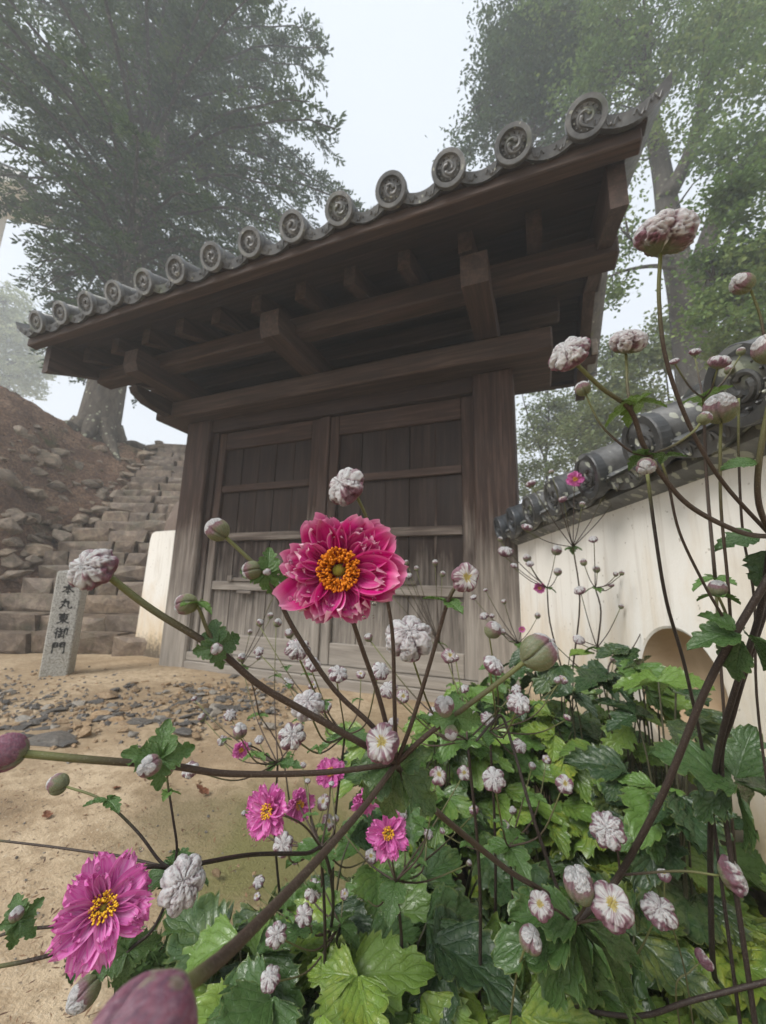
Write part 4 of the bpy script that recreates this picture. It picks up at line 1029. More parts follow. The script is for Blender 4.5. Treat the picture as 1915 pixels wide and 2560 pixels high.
M['stamen'] = t.fin(t.ramp(oi, [(.35, (.62, .16, .004)), (.6, (.86, .30, .01))]), .6, oi, .5, .001)
M['stamen_y'] = NT('yellow_stamens').fin((.85, .52, .03), .6)
t = NT('olive_pistil'); oi = t.noise(t.coord('Object', False), 900, 2, .6); M['pistil'] = t.fin(t.ramp(oi, [(.4, (.20, .17, .015)), (.6, (.36, .32, .04))]), .6, oi, .8, .001)
t = NT('water_drop'); t.b.inputs['Base Color'].default_value = (1, 1, 1, 1); t.b.inputs['Roughness'].default_value = 0; t.b.inputs['IOR'].default_value = 1.33; t.b.inputs['Transmission Weight'].default_value = 1; M['drop'] = t.m

# ---- prototypes
def leaf_mesh(seed, lobe=.35, width=.62, teeth=9, droop=.25, nt=30, ns=8):
    r = random.Random(seed); vs = []; uv = []
    off = [r.uniform(-.05, .05) for _ in range(4)]; curl = r.uniform(.03, .12); twist = r.uniform(-.25, .25)
    for j in range(nt + 1):
        q = j / nt
        base = (math.sin(math.pi * min(1, q * .93 + .045) ** .66) ** .95) * width * .5
        lob = 1 - lobe * .8 * math.exp(-((q - .60 - off[0]) / .06) ** 2) - lobe * .35 * math.exp(-((q - .34 - off[1]) / .05) ** 2)
        saw = (q * teeth) % 1.0
        for i in range(-ns, ns + 1):
            s = i / ns; a = abs(s); sd = 1 + (off[2] if s > 0 else off[3])
            w_ = base * lob * sd * (1 + .24 * (saw - .5) * (a > .9))
            y = q + .16 * a * a * (1 - q) * (1 - .3 * (a > .9)) + .05 * a * (saw) * (a > .9)
            z = .10 * a * (1 - q * .5) - droop * q * q + .018 * math.sin((q - .42 * a) * 5.5 * 2 * math.pi + 1.57) * min(1, a * 3) * (1 - a * .5) + curl * math.sin(q * 7 + s * 3 + seed) * a * .5 + twist * s * w_ * q
            vs.append((s * w_, y, z)); uv.append((s * .5 + .5, q))
    m = 2 * ns + 1
    F = [(j * m + i, j * m + i + 1, (j + 1) * m + i + 1, (j + 1) * m + i) for j in range(nt) for i in range(m - 1)]
    me = bpy.data.meshes.new('leaf'); me.from_pydata(vs, [], F); me.materials.append(M['leaf']); uvs(me, uv)
    me.polygons.foreach_set('use_smooth', [True] * len(me.polygons)); return me
LEAF = [leaf_mesh(1, .42, .76, 9, .18), leaf_mesh(2, .55, .86, 8, .28), leaf_mesh(3, .35, .68, 10, .12), leaf_mesh(4, .6, .9, 8, .22), leaf_mesh(5, .48, .72, 9, .35), leaf_mesh(6, .2, .6, 11, .2), leaf_mesh(7, .5, .8, 7, .05), leaf_mesh(8, .4, .74, 10, .42)]
BRACT = [leaf_mesh(11, .6, .85, 6, .35, 20, 5), leaf_mesh(12, .5, .95, 5, .5, 20, 5), leaf_mesh(13, .7, .8, 6, .2, 20, 5)]

def bud_mesh(kind, seed):
    r = random.Random(seed); nu, nv = 72, 44; vs = []; cols = []; F = []
    off = Vector((r.uniform(0, 50), r.uniform(0, 50), r.uniform(0, 50)))
    nl = r.choice((5, 6, 7)); ph = r.uniform(0, 6)
    for j in range(nv + 1):
        th = math.pi * j / nv; z = -math.cos(th); st = math.sin(th)
        for i in range(nu):
            a = 2 * math.pi * i / nu; p = Vector((st * math.cos(a), st * math.sin(a), z))
            n1 = mnoise.noise(p * 2.1 + off); n2 = mnoise.noise(p * 4.6 + off * 2 + Vector((n1, 0, n1))); n3 = mnoise.noise(p * 10 + off)
            g = math.exp(-(n1 / .07) ** 2); g2 = math.exp(-(n2 / .09) ** 2)
            hair = .5 + .5 * math.sin(a * 34 + 9 * n1 + 5 * n2 + z * 6); strk = mnoise.noise(Vector((math.cos(a) * 7, math.sin(a) * 7, z * 1.3)) + off) + .6 * mnoise.noise(Vector((math.cos(a) * 15, math.sin(a) * 15, z * 2)) + off)
            if kind in ('wool', 'fleece'):
                fold = abs(math.sin(a * nl / 2 + ph + .9 * n1 + .3 * z))
                up = max(0, min(1, (z + (.45 if kind == 'wool' else 1.1)) * 2.2))
                rad = .90 + (.34 * fold ** .5 * st) * (.35 + .65 * up) - .16 * g2 * up - .05 * g + .06 * n3 * up; sc = (1.05, 1.05, .86)
                wool = (.96, .93, .91) if kind == 'wool' else (.90, .85, .84); vio = (.22, .06, .10); grn = (.17, .20, .07)
                k = max(0, min(1, 1.0 + .2 * z - .5 * g2 - .30 * g - .9 * max(0, .30 - fold) / .30 + .75 * strk)); c = [vio[x] + (wool[x] - vio[x]) * k for x in range(3)]
                vs_ = .75 + .6 * hair; bs = [vio[x] * vs_ + (grn[x] - vio[x]) * max(0, min(1, (-.35 - z + .4 * n1) * 2.2)) for x in range(3)]
                u_ = max(0, min(1, (z - (.22 if kind == 'wool' else -.55) + .6 * n1 + .5 * strk) * 3.4)); c = [bs[x] + (c[x] - bs[x]) * u_ for x in range(3)]
            elif kind in ('ball', 'mauve'):
                sep = abs(math.sin(a * 1.5 + ph + .3 * z)); rad = 1 + .09 * sep - .16 * math.exp(-(sep / .12) ** 2) - .03 * g2; sc = (1, 1, 1.04)
                lim = .42 + .4 * (1 - sep) + .25 * n1
                stv = .5 + .5 * math.sin(a * 21 + 4 * n1 + ph)
                vio = (.20 + .10 * stv, .055 + .09 * stv, .085 + .08 * stv); grn = (.15 + .05 * stv, .20, .06)
                k = max(0, min(1, (z + (.15 if kind == 'ball' else 1.0) + .5 * n1) * 1.8)); c = [grn[x] + (vio[x] - grn[x]) * k for x in range(3)]
                if z > lim and kind == 'ball': c = [v_ * (1 - .35 * hair) for v_ in (.95, .92, .90)]; rad += .05 - .14 * g2
                if kind == 'mauve': c = [.27 + .10 * n3 - .10 * hair, .045 + .05 * n3, .10 + .05 * n3] if k > .6 else c
                hr = .14 * max(0, n3); c = [v_ + hr for v_ in c]
            else:                                    # opening: pale, dented top showing yellow
                fold = abs(math.sin(a * 2.5 + ph + .6 * n1)); rad = .95 + .22 * fold ** .6 * st - .14 * g - .10 * g2; sc = (1.05, 1.05, .85)
                if z > .62: rad *= 1 - 1.1 * (z - .62)
                wool = (.94, .91, .87); vio = (.26, .07, .12); k = max(0, min(1, (z - .34 + .5 * n1 + .45 * strk) * 2.6)) * max(.25, 1 - .7 * max(0, .22 - fold) / .22 + .4 * strk); k = min(1, k); c = [vio[x] + (wool[x] - vio[x]) * k for x in range(3)]
                if z > .90 + .10 * strk: c = (.66, .50, .06)
            vs.append((p.x * rad * sc[0], p.y * rad * sc[1], p.z * rad * sc[2])); cols.append(c)
    for j in range(nv):
        for i in range(nu):
            F.append((j * nu + i, j * nu + (i + 1) % nu, (j + 1) * nu + (i + 1) % nu, (j + 1) * nu + i))
    me = bpy.data.meshes.new('bud'); me.from_pydata(vs, [], F); me.materials.append(M['bud']); attr_col(me, cols)
    me.polygons.foreach_set('use_smooth', [True] * len(me.polygons)); return me
BUD = {k: [bud_mesh(k, s) for s in range(4)] for k in ('wool', 'ball', 'open', 'mauve', 'fleece')}

def petal_mesh(seed, L, Wd, cup, curl, ruf, mat, notch=.12):
    r = random.Random(seed); nt, ns = 14, 6; vs = []; uv = []; ph = r.uniform(0, 6); tw = r.uniform(-.3, .3)
    for j in range(nt + 1):
        q = j / nt; w_ = Wd * .5 * (math.sin(math.pi * min(1, .08 + q * .80)) ** .75) * (1 if q < .96 else .86)
        ang = curl * q * q
        for i in range(-ns, ns + 1):
            s = i / ns
            y = L * q * (1 - notch * (abs(math.sin(s * 4.2 + ph)) if q > .85 else 0) * (q - .85) / .15)
            z = cup * L * (s * s * .28) * (1 - q * .3) + ruf * L * q * q * (math.sin(s * 5 + ph + q * 4) * .8 + math.sin(s * 11 + ph * 2) * .35) + .012 * L * math.sin(s * 19) * q
            x = s * w_ + tw * L * .1 * q * q
            # curl the petal along its length
            yy = L * (math.sin(ang) / ang if ang > 1e-3 else 1) * (y / L); zz2 = L * ((1 - math.cos(ang)) / ang if ang > 1e-3 else 0) * (y / L)
            vs.append((x, yy, z + zz2)); uv.append((s * .5 + .5, q))
    m = 2 * ns + 1; F = [(j * m + i, j * m + i + 1, (j + 1) * m + i + 1, (j + 1) * m + i) for j in range(nt) for i in range(m - 1)]
    me = bpy.data.meshes.new('petal'); me.from_pydata(vs, [], F); me.materials.append(mat); uvs(me, uv)
    me.polygons.foreach_set('use_smooth', [True] * len(me.polygons)); return me
PR_O = [petal_mesh(s, 1, .66, .9, .3, .07, M['petal_red'], .05) for s in range(4)]
PR_M = [petal_mesh(s + 10, .84, .54, 1.1, -.2, .12, M['petal_pale'], .15) for s in range(5)]
PR_I = [petal_mesh(s + 20, .58, .44, 1.2, -.6, .16, M['petal_pale'], .2) for s in range(5)]
PP_O = [petal_mesh(s + 30, 1, .54, .8, .1, .05, M['petal_pink'], .2) for s in range(5)]
PP_M = [petal_mesh(s + 40, .8, .42, 1.0, .3, .06, M['petal_pink'], .25) for s in range(5)]
def drop_spheres(spots, mat):
    mb = MB()
    for p, rr in spots: lathe(mb, [(.02 * rr, -rr), (.7 * rr, -.72 * rr), (rr, 0), (.7 * rr, .72 * rr), (.02 * rr, rr)], 10, Matrix.Translation(p))
    return mb
def stamen_mesh(Rin, Rout, n, seed, mat, h=.12):
    r = random.Random(seed); mb = MB()
    for k in range(n):
        a = r.uniform(0, 6.283); q = math.sqrt(r.uniform(Rin ** 2, Rout ** 2)); c = Vector((q * math.cos(a), q * math.sin(a), h * r.uniform(.2, 1.35) + .10 * (q - Rin)))
        rt = Quaternion((r.uniform(-1, 1), r.uniform(-1, 1), r.uniform(-1, 1)), r.uniform(0, 3)).to_matrix().to_4x4() if True else None
        rr = .0165 * r.uniform(.6, 1.4)
        lathe(mb, [(.1 * rr, -1.7 * rr), (rr, -.8 * rr), (rr, .8 * rr), (.1 * rr, 1.7 * rr)], 6, Matrix.Translation(c) @ Matrix.Rotation(a, 4, 'Z') @ Matrix.Rotation(r.uniform(-.9, .9), 4, 'X') @ Matrix.Rotation(r.uniform(-.9, .9), 4, 'Y'))
        mb.tube([c * .75 - Vector((0, 0, .03)), c], .006, 4)
    return mb.mesh('stamens', mat, True)
STA_O = stamen_mesh(.14, .35, 420, 1, M['stamen'], .13); STA_Y = stamen_mesh(.08, .26, 150, 2, M['stamen_y'], .12)
_p = MB(); lathe(_p, [(.05, -.02), (.13, 0), (.14, .05), (.11, .11), (.05, .145), (.004, .15)], 18); PIST = _p.mesh('pistil', M['pistil'], True)

# ---- plant builder
pr = random.Random(5)
BASE_COLS = ((.020, .013, .011), (.055, .036, .026), (.15, .165, .055))
class Plant:
    def __init__(s, label, base, group=None):
        s.root = thing('anemone_plant', label, 'flower plant', base, group)
    def stem(s, P, r0, r1, green=.25, seg=7, dark=0, n=6):
        """P from the lower end to the tip; the tip end turns green over the last share `green`"""
        P = spline(P, n); m = len(P); mb = MB(); mb.tube(P, [r0 + (r1 - r0) * k / (m - 1) for k in range(m)], seg)
        o = mb.build('stem', M['stem'], s.root, True, org=P[0], fixn=False)
        cols = []
        for k in range(m):
            f = k / (m - 1); g = max(0, min(1, (f - (1 - green)) / max(green, 1e-3))) if green else 0
            b_ = [BASE_COLS[0][x] + (BASE_COLS[1][x] - BASE_COLS[0][x]) * (1 - dark) for x in range(3)]
            cols += [[b_[x] + (BASE_COLS[2][x] - b_[x]) * g for x in range(3)]] * seg
        attr_col(o.data, cols); return (P[-1] - P[-2]).normalized()
    def bud(s, p, d, size, kind='wool', dirn=None):
        q = frame_quat(dirn or d, Vector((pr.uniform(-1, 1), pr.uniform(-1, 1), pr.uniform(-1, 1))))
        z = Vector(dirn or d).normalized()
        k = pr.uniform(.93, 1.07)
        return place('bud', pr.choice(BUD[kind]), s.root, Vector(p) + z * size * .78, q, (size * k, size / k, size))
    def leaf(s, p, tip, nrm, size, lib=None, yel=0, dark=.5):
        y = Vector(tip).normalized(); z = Vector(nrm); z = (z - y * z.dot(y)); z = z.normalized() if z.length > 1e-4 else y.orthogonal(); x = y.cross(z)
        q = Matrix((x, y, z)).transposed().to_quaternion()
        return place('leaf', pr.choice(lib or LEAF), s.root, p, q, size * .98, (yel, dark, pr.random(), 1))
    def whorl(s, p, size, n=3, axis_=(0, 0, 1), dark=.6, yel=0, out=.35, a0=None):
        ax = Vector(axis_).normalized(); u = ax.orthogonal().normalized(); w = ax.cross(u); a0 = pr.uniform(0, 6) if a0 is None else a0
        for k in range(n):
            a = a0 + 2 * math.pi * k / n + pr.uniform(-.35, .35); d = u * math.cos(a) + w * math.sin(a)
            s.leaf(p, d + ax * pr.uniform(-.2, out), ax + d * pr.uniform(-.3, .3) + Vector((pr.uniform(-.2, .2),) * 3), size * pr.uniform(.75, 1.2), BRACT, yel, dark)
    def flower(s, c, face, R, style, up=(0, 0, 1), drops=0):
        f = thing('flower', None, None); f.parent = s.root; f.location = Vector(c) - wloc(s.root)
        fq = frame_quat(face, up); f.rotation_mode = 'QUATERNION'; f.rotation_quaternion = fq; f.scale = (R, R, R)
        rows = [(PR_O, 9, .12, 1.45, -.02, 1.0), (PR_O, 8, .15, 1.30, .02, .92), (PR_M, 10, .24, 1.18, .06, .92), (PR_M, 9, .30, 1.05, .12, .74), (PR_I, 9, .36, .95, .16, .66)] if style == 'double' else [(PP_O, 10, .08, 1.48, .0, 1.0), (PP_O, 10, .10, 1.34, .03, .95), (PP_M, 8, .16, 1.18, .05, .85)]
        if style == 'small': rows = rows[:2]
        for lib, n_, r0, rise, h, sc in rows:
            a0 = pr.uniform(0, 6)
            for k in range(n_):
                a = a0 + 2 * math.pi * k / n_ + pr.uniform(-.16, .16); tilt = math.pi / 2 - rise + pr.uniform(-.2, .2)
                d = Vector((math.cos(a), math.sin(a), 0))
                y = d * math.cos(tilt) + Vector((0, 0, 1)) * math.sin(tilt); zq = Vector((0, 0, 1)) * math.cos(tilt) - d * math.sin(tilt); x = y.cross(zq)
                o = bpy.data.objects.new('petal', pr.choice(lib)); o.rotation_mode = 'QUATERNION'
                o.rotation_quaternion = Matrix((x, y, zq)).transposed().to_quaternion() @ Quaternion((0, 1, 0), pr.uniform(-.5, .5))
                o.location = d * r0 + Vector((0, 0, h * .5)); k_ = sc * (pr.uniform(.74, 1.2) if style == 'double' and lib is PR_O else pr.uniform(.82, 1.08)) * .93; o.scale = (k_ * pr.uniform(.9, 1.15), k_, k_); link(o, f)
        o = bpy.data.objects.new('stamens', STA_O if style == 'double' else STA_Y); o.location = (0, 0, .20 if style == 'double' else .12); tag(link(o, f), kind='stuff')
        o = bpy.data.objects.new('pistil', PIST); o.location = (0, 0, .17 if style == 'double' else .10); o.scale = (.8, .8, .85) if style == 'double' else (.55, .55, .6); link(o, f)
        if drops:
            sp = []
            for k in range(drops):
                a = pr.uniform(0, 6.28); q = pr.uniform(.5, 1.0); sp.append((Vector((q * math.cos(a), q * math.sin(a), pr.uniform(.38, .62) - .22 * q)), pr.choice((.018, .024, .034, .045))))
            mb = drop_spheres(sp, None); o = bpy.data.objects.new('water_drops', mb.mesh('water_drops', M['drop'], True)); tag(link(o, f), kind='stuff')
        return f
def PP(L): return [at(*p) for p in L]
def toward(p, dx=0, dy=0):                       # direction from p to the lens, nudged right / down
    p = Vector(p); d = (CAM - p).normalized(); return (d + CR * dx + CD * dy).normalized()

# ---------- the tall plant in front of the gate (big double flower)
A = Plant('nearest tall anemone with the big open magenta double flower and long arching bud stalks', tuple(atZ(1235, 2050, .02)))
N0 = (856, 1650, .275)
g0 = Vector(A.root.location)
A.stem([g0, at(1245, 2100, .50), at(1212, 1962, .46), at(1100, 1882, .40), at(1000, 1802, .345), at(935, 1746, .31), at(880, 1690, .285), at(*N0)], .0030, .0022, 0, 9)
def branch(pl, pts, r0, r1, bud=None, size=.011, green=.3, dark=0, dirn=None, root=False):
    P_ = PP(pts)
    if root: g_ = Vector((P_[0].x + .02, P_[0].y + .05, 0)); P_ = [g_, g_.lerp(P_[0], .6)] + P_
    d = pl.stem(P_, r0, r1, green, dark=dark)
    if bud: pl.bud(at(*pts[-1]), d, size, bud, dirn)
    return d
branch(A, [N0, (820, 1510, .262), (782, 1400, .25), (745, 1290, .24)], .0018, .0014, green=.1)
fc = at(735, 1236, .222)
A.flower(fc, toward(fc, -.10, -.12),   .0338, 'double', drops=26)
branch(A, [N0, (852, 1500, .272), (847, 1360, .268), (822, 1230, .262), (796, 1130, .258), (768, 1066, .255)], .0016, .0011, 'wool', .0105, .35, dirn=toward(at(745, 1030, .255), -.9, -.7))
branch(A, [N0, (810, 1575, .27), (722, 1490, .262), (640, 1368, .252), (600, 1290, .248), (574, 1243, .247), (535, 1205, .245), (484, 1157, .243)], .0019, .0012, 'ball', .0066, .42)
A.whorl(at(577, 1240, .246), .017, 4, toward(at(577, 1240, .246)), .55); A.bud(at(560, 1230, .245), -CR + CD * .1, .0055, 'ball'); A.bud(at(577, 1236, .24), toward(at(577, 1236, .24)), .0022, 'ball')
branch(A, [N0, (782, 1607, .262), (660, 1538, .245), (560, 1480, .232), (470, 1405, .222), (330, 1318, .212), (228, 1240, .205)], .0022, .0018, 'wool', .0094, .3, dirn=(at(185, 1212, .2) - at(240, 1240, .208)) + CD * .001 + toward(at(185, 1212, .2)) * .008)
branch(A, [(470, 1400, .222), (448, 1362, .220), (432, 1320, .218), (420, 1304, .217)], .0012, .0009, 'ball', .0055, 1, dirn=-CR + CD * .1)
A.whorl(at(426, 1302, .217), .012, 3, (0, 0, 1), .4); A.whorl(at(468, 1400, .218), .015, 4, toward(at(468, 1400, .218)), .75); A.bud(at(468, 1402, .214), toward(at(468, 1400, .2)), .003, 'ball')
branch(A, [N0, (700, 1669, .255), (500, 1672, .225), (370, 1655, .205), (200, 1642, .185), (45, 1628, .175)], .0018, .0017, 'mauve', .0070, .3)
A.whorl(at(345, 1640, .200), .0155, 4, toward(at(345, 1640, .2)), .6); A.bud(at(333, 1655, .196), toward(at(333, 1650, .19)) * .6 - CR * .3, .0048, 'ball')
branch(A, [N0, (890, 1560, .272), (930, 1430, .265), (965, 1308, .258), (985, 1266, .256), (998, 1250, .255)], .0016, .0012, 'open', .0078, .35, dirn=toward(at(1010, 1240, .25), .35, -.1))
A.whorl(at(966, 1300, .258), .0155, 3, (0, 0, 1), .5)
branch(A, [N0, (920, 1590, .268), (978, 1548, .262), (1080, 1472, .255), (1140, 1424, .25)], .0019, .0015, 'ball', .0108, .6, dirn=CR * .8 - CD * .35 + CF * .25)
A.whorl(at(985, 1550, .26), .016, 4, toward(at(985, 1550, .26)), .5); A.bud(at(960, 1535, .255), -CD + toward(at(960, 1520, .25)), .006, 'ball'); A.bud(at(975, 1572, .255), CD + toward(at(960, 1520, .25)), .004, 'ball')
branch(A, [N0, (845, 1640, .268), (830, 1612, .262)], .0014, .0012, 'open', .0098, .2, dirn=toward(at(815, 1590, .25), -.2, -.3))
branch(A, [N0, (790, 1738, .24), (700, 1842, .19), (600, 1950, .148), (500, 2050, .117), (430, 2108, .1), (370, 2152, .09)], .0019, .0019, 'mauve', .0108, .22, dirn=(at(250, 2350, .078) - at(370, 2152, .09)))
for (x, y, tx, ty, sz, lib) in ((850, 1655, -1, -.05, .034, 0), (860, 1668, -.35, .8, .034, 1), (868, 1668, .75, .75, .036, 2), (868, 1655, .5, -.5, .024, 0), (850, 1660, -.8, .5, .03, 1)):
    p = at(x, y, .272); A.leaf(p, CR * tx + CD * ty + CF * -.2, toward(p) + Vector((0, 0, .6)), sz, [BRACT[lib]], .1, .82)

# ---------- plant at the lower left with the open pink flower
Bp = Plant('low anemone leaning over the sand with one big open pink flower at the lower left', tuple(atZ(700, 2080, .02)))
g0 = Vector(Bp.root.location)
Bp.stem([g0, at(720, 1960, .5), at(700, 1840, .46), at(660, 1844, .43), at(550, 1846, .38), at(450, 1862, .33), at(380, 1878, .31)], .0022, .0018, 0, 8, 1)
NB = (376, 1878, .308)
branch(Bp, [NB, (330, 1872, .30), (270, 1890, .29), (240, 1940, .285)], .0016, .0013, green=.1, dark=1)
fc = at(223, 1962, .262); Bp.flower(fc, toward(fc, .04, -.12), .0315, 'semi', drops=18)
branch(Bp, [NB, (345, 1860, .31), (295, 1795, .315), (220, 1728, .32), (138, 1698, .325)], .0012, .0009, 'ball', .0072, .5, dark=1)
Bp.whorl(at(232, 1730, .318), .014, 4, (0, 0, 1), .65)
branch(Bp, [NB, (382, 1830, .31), (374, 1770, .312), (362, 1690, .315), (362, 1672, .315)], .0010, .0008, 'ball', .004, .4, dark=1); Bp.whorl(at(364, 1712, .314), .012, 3, (0, 0, 1), .4)
branch(Bp, [NB, (388, 1895, .295), (392, 1912, .288)], .0012, .001, None); Bp.bud(at(391, 1912, .286), toward(at(391, 1905, .27), .1, -.15), .0125, 'fleece')
branch(Bp, [NB, (362, 1940, .305), (330, 2008, .295), (280, 2052, .285), (225, 2110, .275), (205, 2128, .27)], .0012, .0011, 'ball', .0085, .3, dark=1)
Bp.whorl(at(275, 2055, .284), .02, 5, toward(at(275, 2055, .28)), .75); Bp.whorl(at(385, 1880, .307), .028, 4, (0, 0, 1), .8)
branch(Bp, [NB, (260, 1850, .33), (200, 1842, .34), (100, 1828, .35), (-40, 1812, .36)], .0011, .0009, green=.1, dark=.5)
branch(Bp, [(215, 1995, .29), (140, 2050, .27), (70, 2074, .26), (-40, 2095, .25)], .0013, .0012, green=.3, dark=.6)
branch(Bp, [(230, 1980, .29), (130, 2000, .285), (40, 2010, .28), (-40, 2035, .275)], .0011, .001, green=.2, dark=.5); Bp.whorl(at(42, 1990, .28), .015, 5, toward(at(42, 1990, .28)), .65); Bp.bud(at(36, 1985, .277), -CD, .004, 'ball'); Bp.whorl(at(175, 2045, .28), .016, 3, toward(at(175, 2045, .28)), .9)

# ---------- the tall dark stalks at the right edge
Cp = Plant('tallest anemone with thick dark stalks and buds held up against the trees', tuple(atZ(1560, 2120, .02)))
g0 = Vector(Cp.root.location)
NC = (1668, 1160, .33)
Cp.stem([g0, at(1542, 2100, .50), at(1535, 1900, .47), at(1537, 1745, .445), at(1552, 1620, .42), at(1585, 1500, .39), at(1640, 1330, .36), at(*NC)], .0032, .0026, 0, 9, 1)
Cp.stem([at(1240, 1995, .432), at(1295, 1945, .437), at(1340, 1888, .44), at(1430, 1720, .40), at(1520, 1500, .37), at(1585, 1375, .35), at(1665, 1240, .335)], .0036, .0030, 0, 9, .7)
_q = at(1560, 1690, .43); Cp.stem([Vector((_q.x + .02, _q.y + .05, 0)), _q.lerp(Vector((_q.x + .02, _q.y + .05, 0)), .5), _q, at(1585, 1540, .40), at(1640, 1360, .37), at(1680, 1250, .36)], .0027, .0024, 0, 8, .9)
branch(Cp, [NC, (1560, 1040, .322), (1490, 920, .315), (1440, 780, .308), (1424, 650, .302), (1427, 548, .298)], .0017, .0014, None, green=.35)
Cp.bud(at(1428, 545, .298), Vector((.1, -.05, 1)), .0160, 'fleece', (CD * -1 + CR * .15 - CF * .25))
branch(Cp, [NC, (1600, 1150, .318), (1500, 1100, .31), (1440, 1040, .304), (1392, 965, .298), (1362, 886, .293), (1300, 838, .289), (1243, 784, .286)], .0021, .0016, 'wool', .0112, .28, dirn=-CR * .75 - CD * .45 - CF * .55)
Cp.whorl(at(1375, 872, .292), .0205, 4, (0, 0, 1), .3)
branch(Cp, [(1365, 886, .293), (1356, 840, .297), (1354, 800, .30), (1352, 764, .302)], .0012, .0010, 'fleece', .0105, .9, dirn=-CD - CF * .4)
branch(Cp, [(1396, 985, .30), (1358, 972, .302), (1300, 920, .306), (1264, 850, .31)], .001, .0008, 'ball', .0052, .5)
branch(Cp, [(1396, 985, .30), (1450, 965, .30), (1495, 935, .298), (1515, 912, .297)], .0011, .0009, 'ball', .0045, .9)
Cp.whorl(at(1440, 985, .30), .015, 3, (0, 0, 1), .6); Cp.whorl(at(1392, 985, .30), .014, 3, (0, 0, 1), .65); Cp.bud(at(1396, 1002, .296), CD * .4 + toward(at(1396, 1000, .3)), .0062, 'ball')
branch(Cp, [(1580, 1360, .36), (1572, 1250, .352), (1558, 1100, .345), (1556, 980, .34), (1558, 905, .337)], .0013, .0012, 'ball', .0115, .6, dirn=-CD * .8 + CR * -.3 - CF * .3)
branch(Cp, [(1528, 1680, .45), (1482, 1450, .425), (1440, 1300, .41), (1415, 1150, .40), (1398, 1020, .395)], .0019, .0017, green=.1, dark=1, root=True)
branch(Cp, [(1560, 1330, .35), (1520, 1260, .345), (1468, 1150, .338), (1444, 1045, .332), (1430, 1000, .33)], .0013, .0010, green=.25, dark=.3)
branch(Cp, [(1640, 1560, .40), (1630, 1300, .385), (1605, 1150, .37), (1596, 980, .36), (1596, 860, .355)], .0013, .001, green=.2, dark=.6, root=True)
branch(Cp, [NC, (1640, 1090, .31), (1640, 1000, .30), (1662, 880, .29), (1690, 780, .285)], .0022, .002, green=.7)
Cp.leaf(at(1636, 1000, .30), -CR + CD * .05, toward(at(1600, 1000, .3)) + Vector((0, 0, 1)), .027, [LEAF[5]], 0, .7)
branch(Cp, [(1690, 780, .3), (1655, 735, .30), (1642, 680, .30), (1619, 618, .30)], .0011, .0009, 'ball', .0072, .6, dirn=-CR * .8 - CD * .3)
Cp.bud(at(1672, 775, .28), -CD - CR * .5, .0095, 'ball')
branch(Cp, [(1580, 1365, .36), (1566, 1320, .357), (1550, 1285, .355)], .0013, .0012, 'ball', .0068, .8, dirn=-CD); Cp.whorl(at(1552, 1288, .355), .02, 3, (0, 0, 1), .55)
for (x, y, tx, ty, sz, dk) in ((1600, 1370, -1, .02, .040, .75), (1605, 1385, -.3, .9, .038, .85), (1610, 1370, .8, .4, .045, .85), (1590, 1360, -.7, -.5, .028, .7), (1640, 1160, -1, .1, .034, .8), (1655, 1190, -.2, 1, .034, .95),
                               (1585, 1690, -1, -.45, .085, .8), (1585, 1690, .4, .9, .10, .82), (1590, 1690, 1, .2, .085, .85), (1590, 1680, .4, -.9, .06, .8), (1580, 1690, -.35, .5, .06, .9)):
    d = .345 if y < 1500 else .425
    p = at(x, y, d); Cp.leaf(p, CR * tx + CD * ty + CF * .15, toward(p) * .8 + Vector((0, 0, 1)), sz, BRACT if sz < .05 else LEAF[:4], .0, dk)

# ---------- the lower right plant with opening buds over a dark leaf rosette
Dp = Plant('low anemone whose half open woolly buds sit over a dark wet leaf whorl', tuple(atZ(1215, 2200, .02)))
g0 = Vector(Dp.root.location); ND = (1240, 1995, .43)
Dp.stem([g0, at(1245, 2180, .46), at(*ND)], .003, .0026, 0, 8, 1)
Dp.stem([at(*ND), at(1205, 1920, .45), at(1150, 1760, .47), at(1110, 1620, .50), at(1085, 1548, .52), at(1062, 1562, .50), at(1030, 1600, .47)], .0023, .0015, 0, 7, 1)
branch(Dp, [ND, (1200, 1965, .42), (1172, 1962, .41)], .0013, .0011, 'open', .0105, .4, dirn=toward(at(1165, 1945, .4), -.3, -.5))
branch(Dp, [ND, (1262, 1960, .415), (1256, 1935, .41)], .0014, .0013, 'ball', .0145, .5, dirn=-CD - CR * .2)
branch(Dp, [ND, (1290, 1985, .41), (1318, 1968, .40)], .0015, .0013, 'open', .0165, .4, dirn=toward(at(1330, 1938, .38), .15, -.5))
branch(Dp, [(1340, 1888, .44), (1332, 1830, .44), (1316, 1800, .44)], .0013, .0011, 'wool', .0145, .2, dirn=toward(at(1310, 1775, .42), -.2, -.4))
branch(Dp, [(1360, 2110, .46), (1390, 2040, .45), (1420, 1978, .44)], .0011, .001, 'wool', .0135, .6, root=True, dirn=toward(at(1430, 1948, .42), .25, -.6))
branch(Dp, [(1100, 2280, .43), (1112, 2130, .42), (1130, 2060, .41), (1140, 2040, .405)], .0013, .0011, 'ball', .0105, .9, root=True)
branch(Dp, [(1345, 1890, .442), (1470, 1882, .44), (1555, 1892, .43)], .0013, .0012, 'wool', .0138, .9, dirn=CR + toward(at(1580, 1900, .42)) * .6)
branch(Dp, [(1480, 2100, .45), (1440, 1960, .45), (1435, 1900, .45)], .0009, .0008, 'open', .006, .9, root=True); branch(Dp, [(1460, 2140, .45), (1490, 2100, .45), (1512, 2080, .45)], .001, .0008, 'open', .0082, .9, root=True)
Dp.stem([at(1700, 2110, .40), at(1500, 2160, .42), at(1380, 2195, .44), at(1240, 2180, .46)], .0024, .0024, 0, 7, .8)
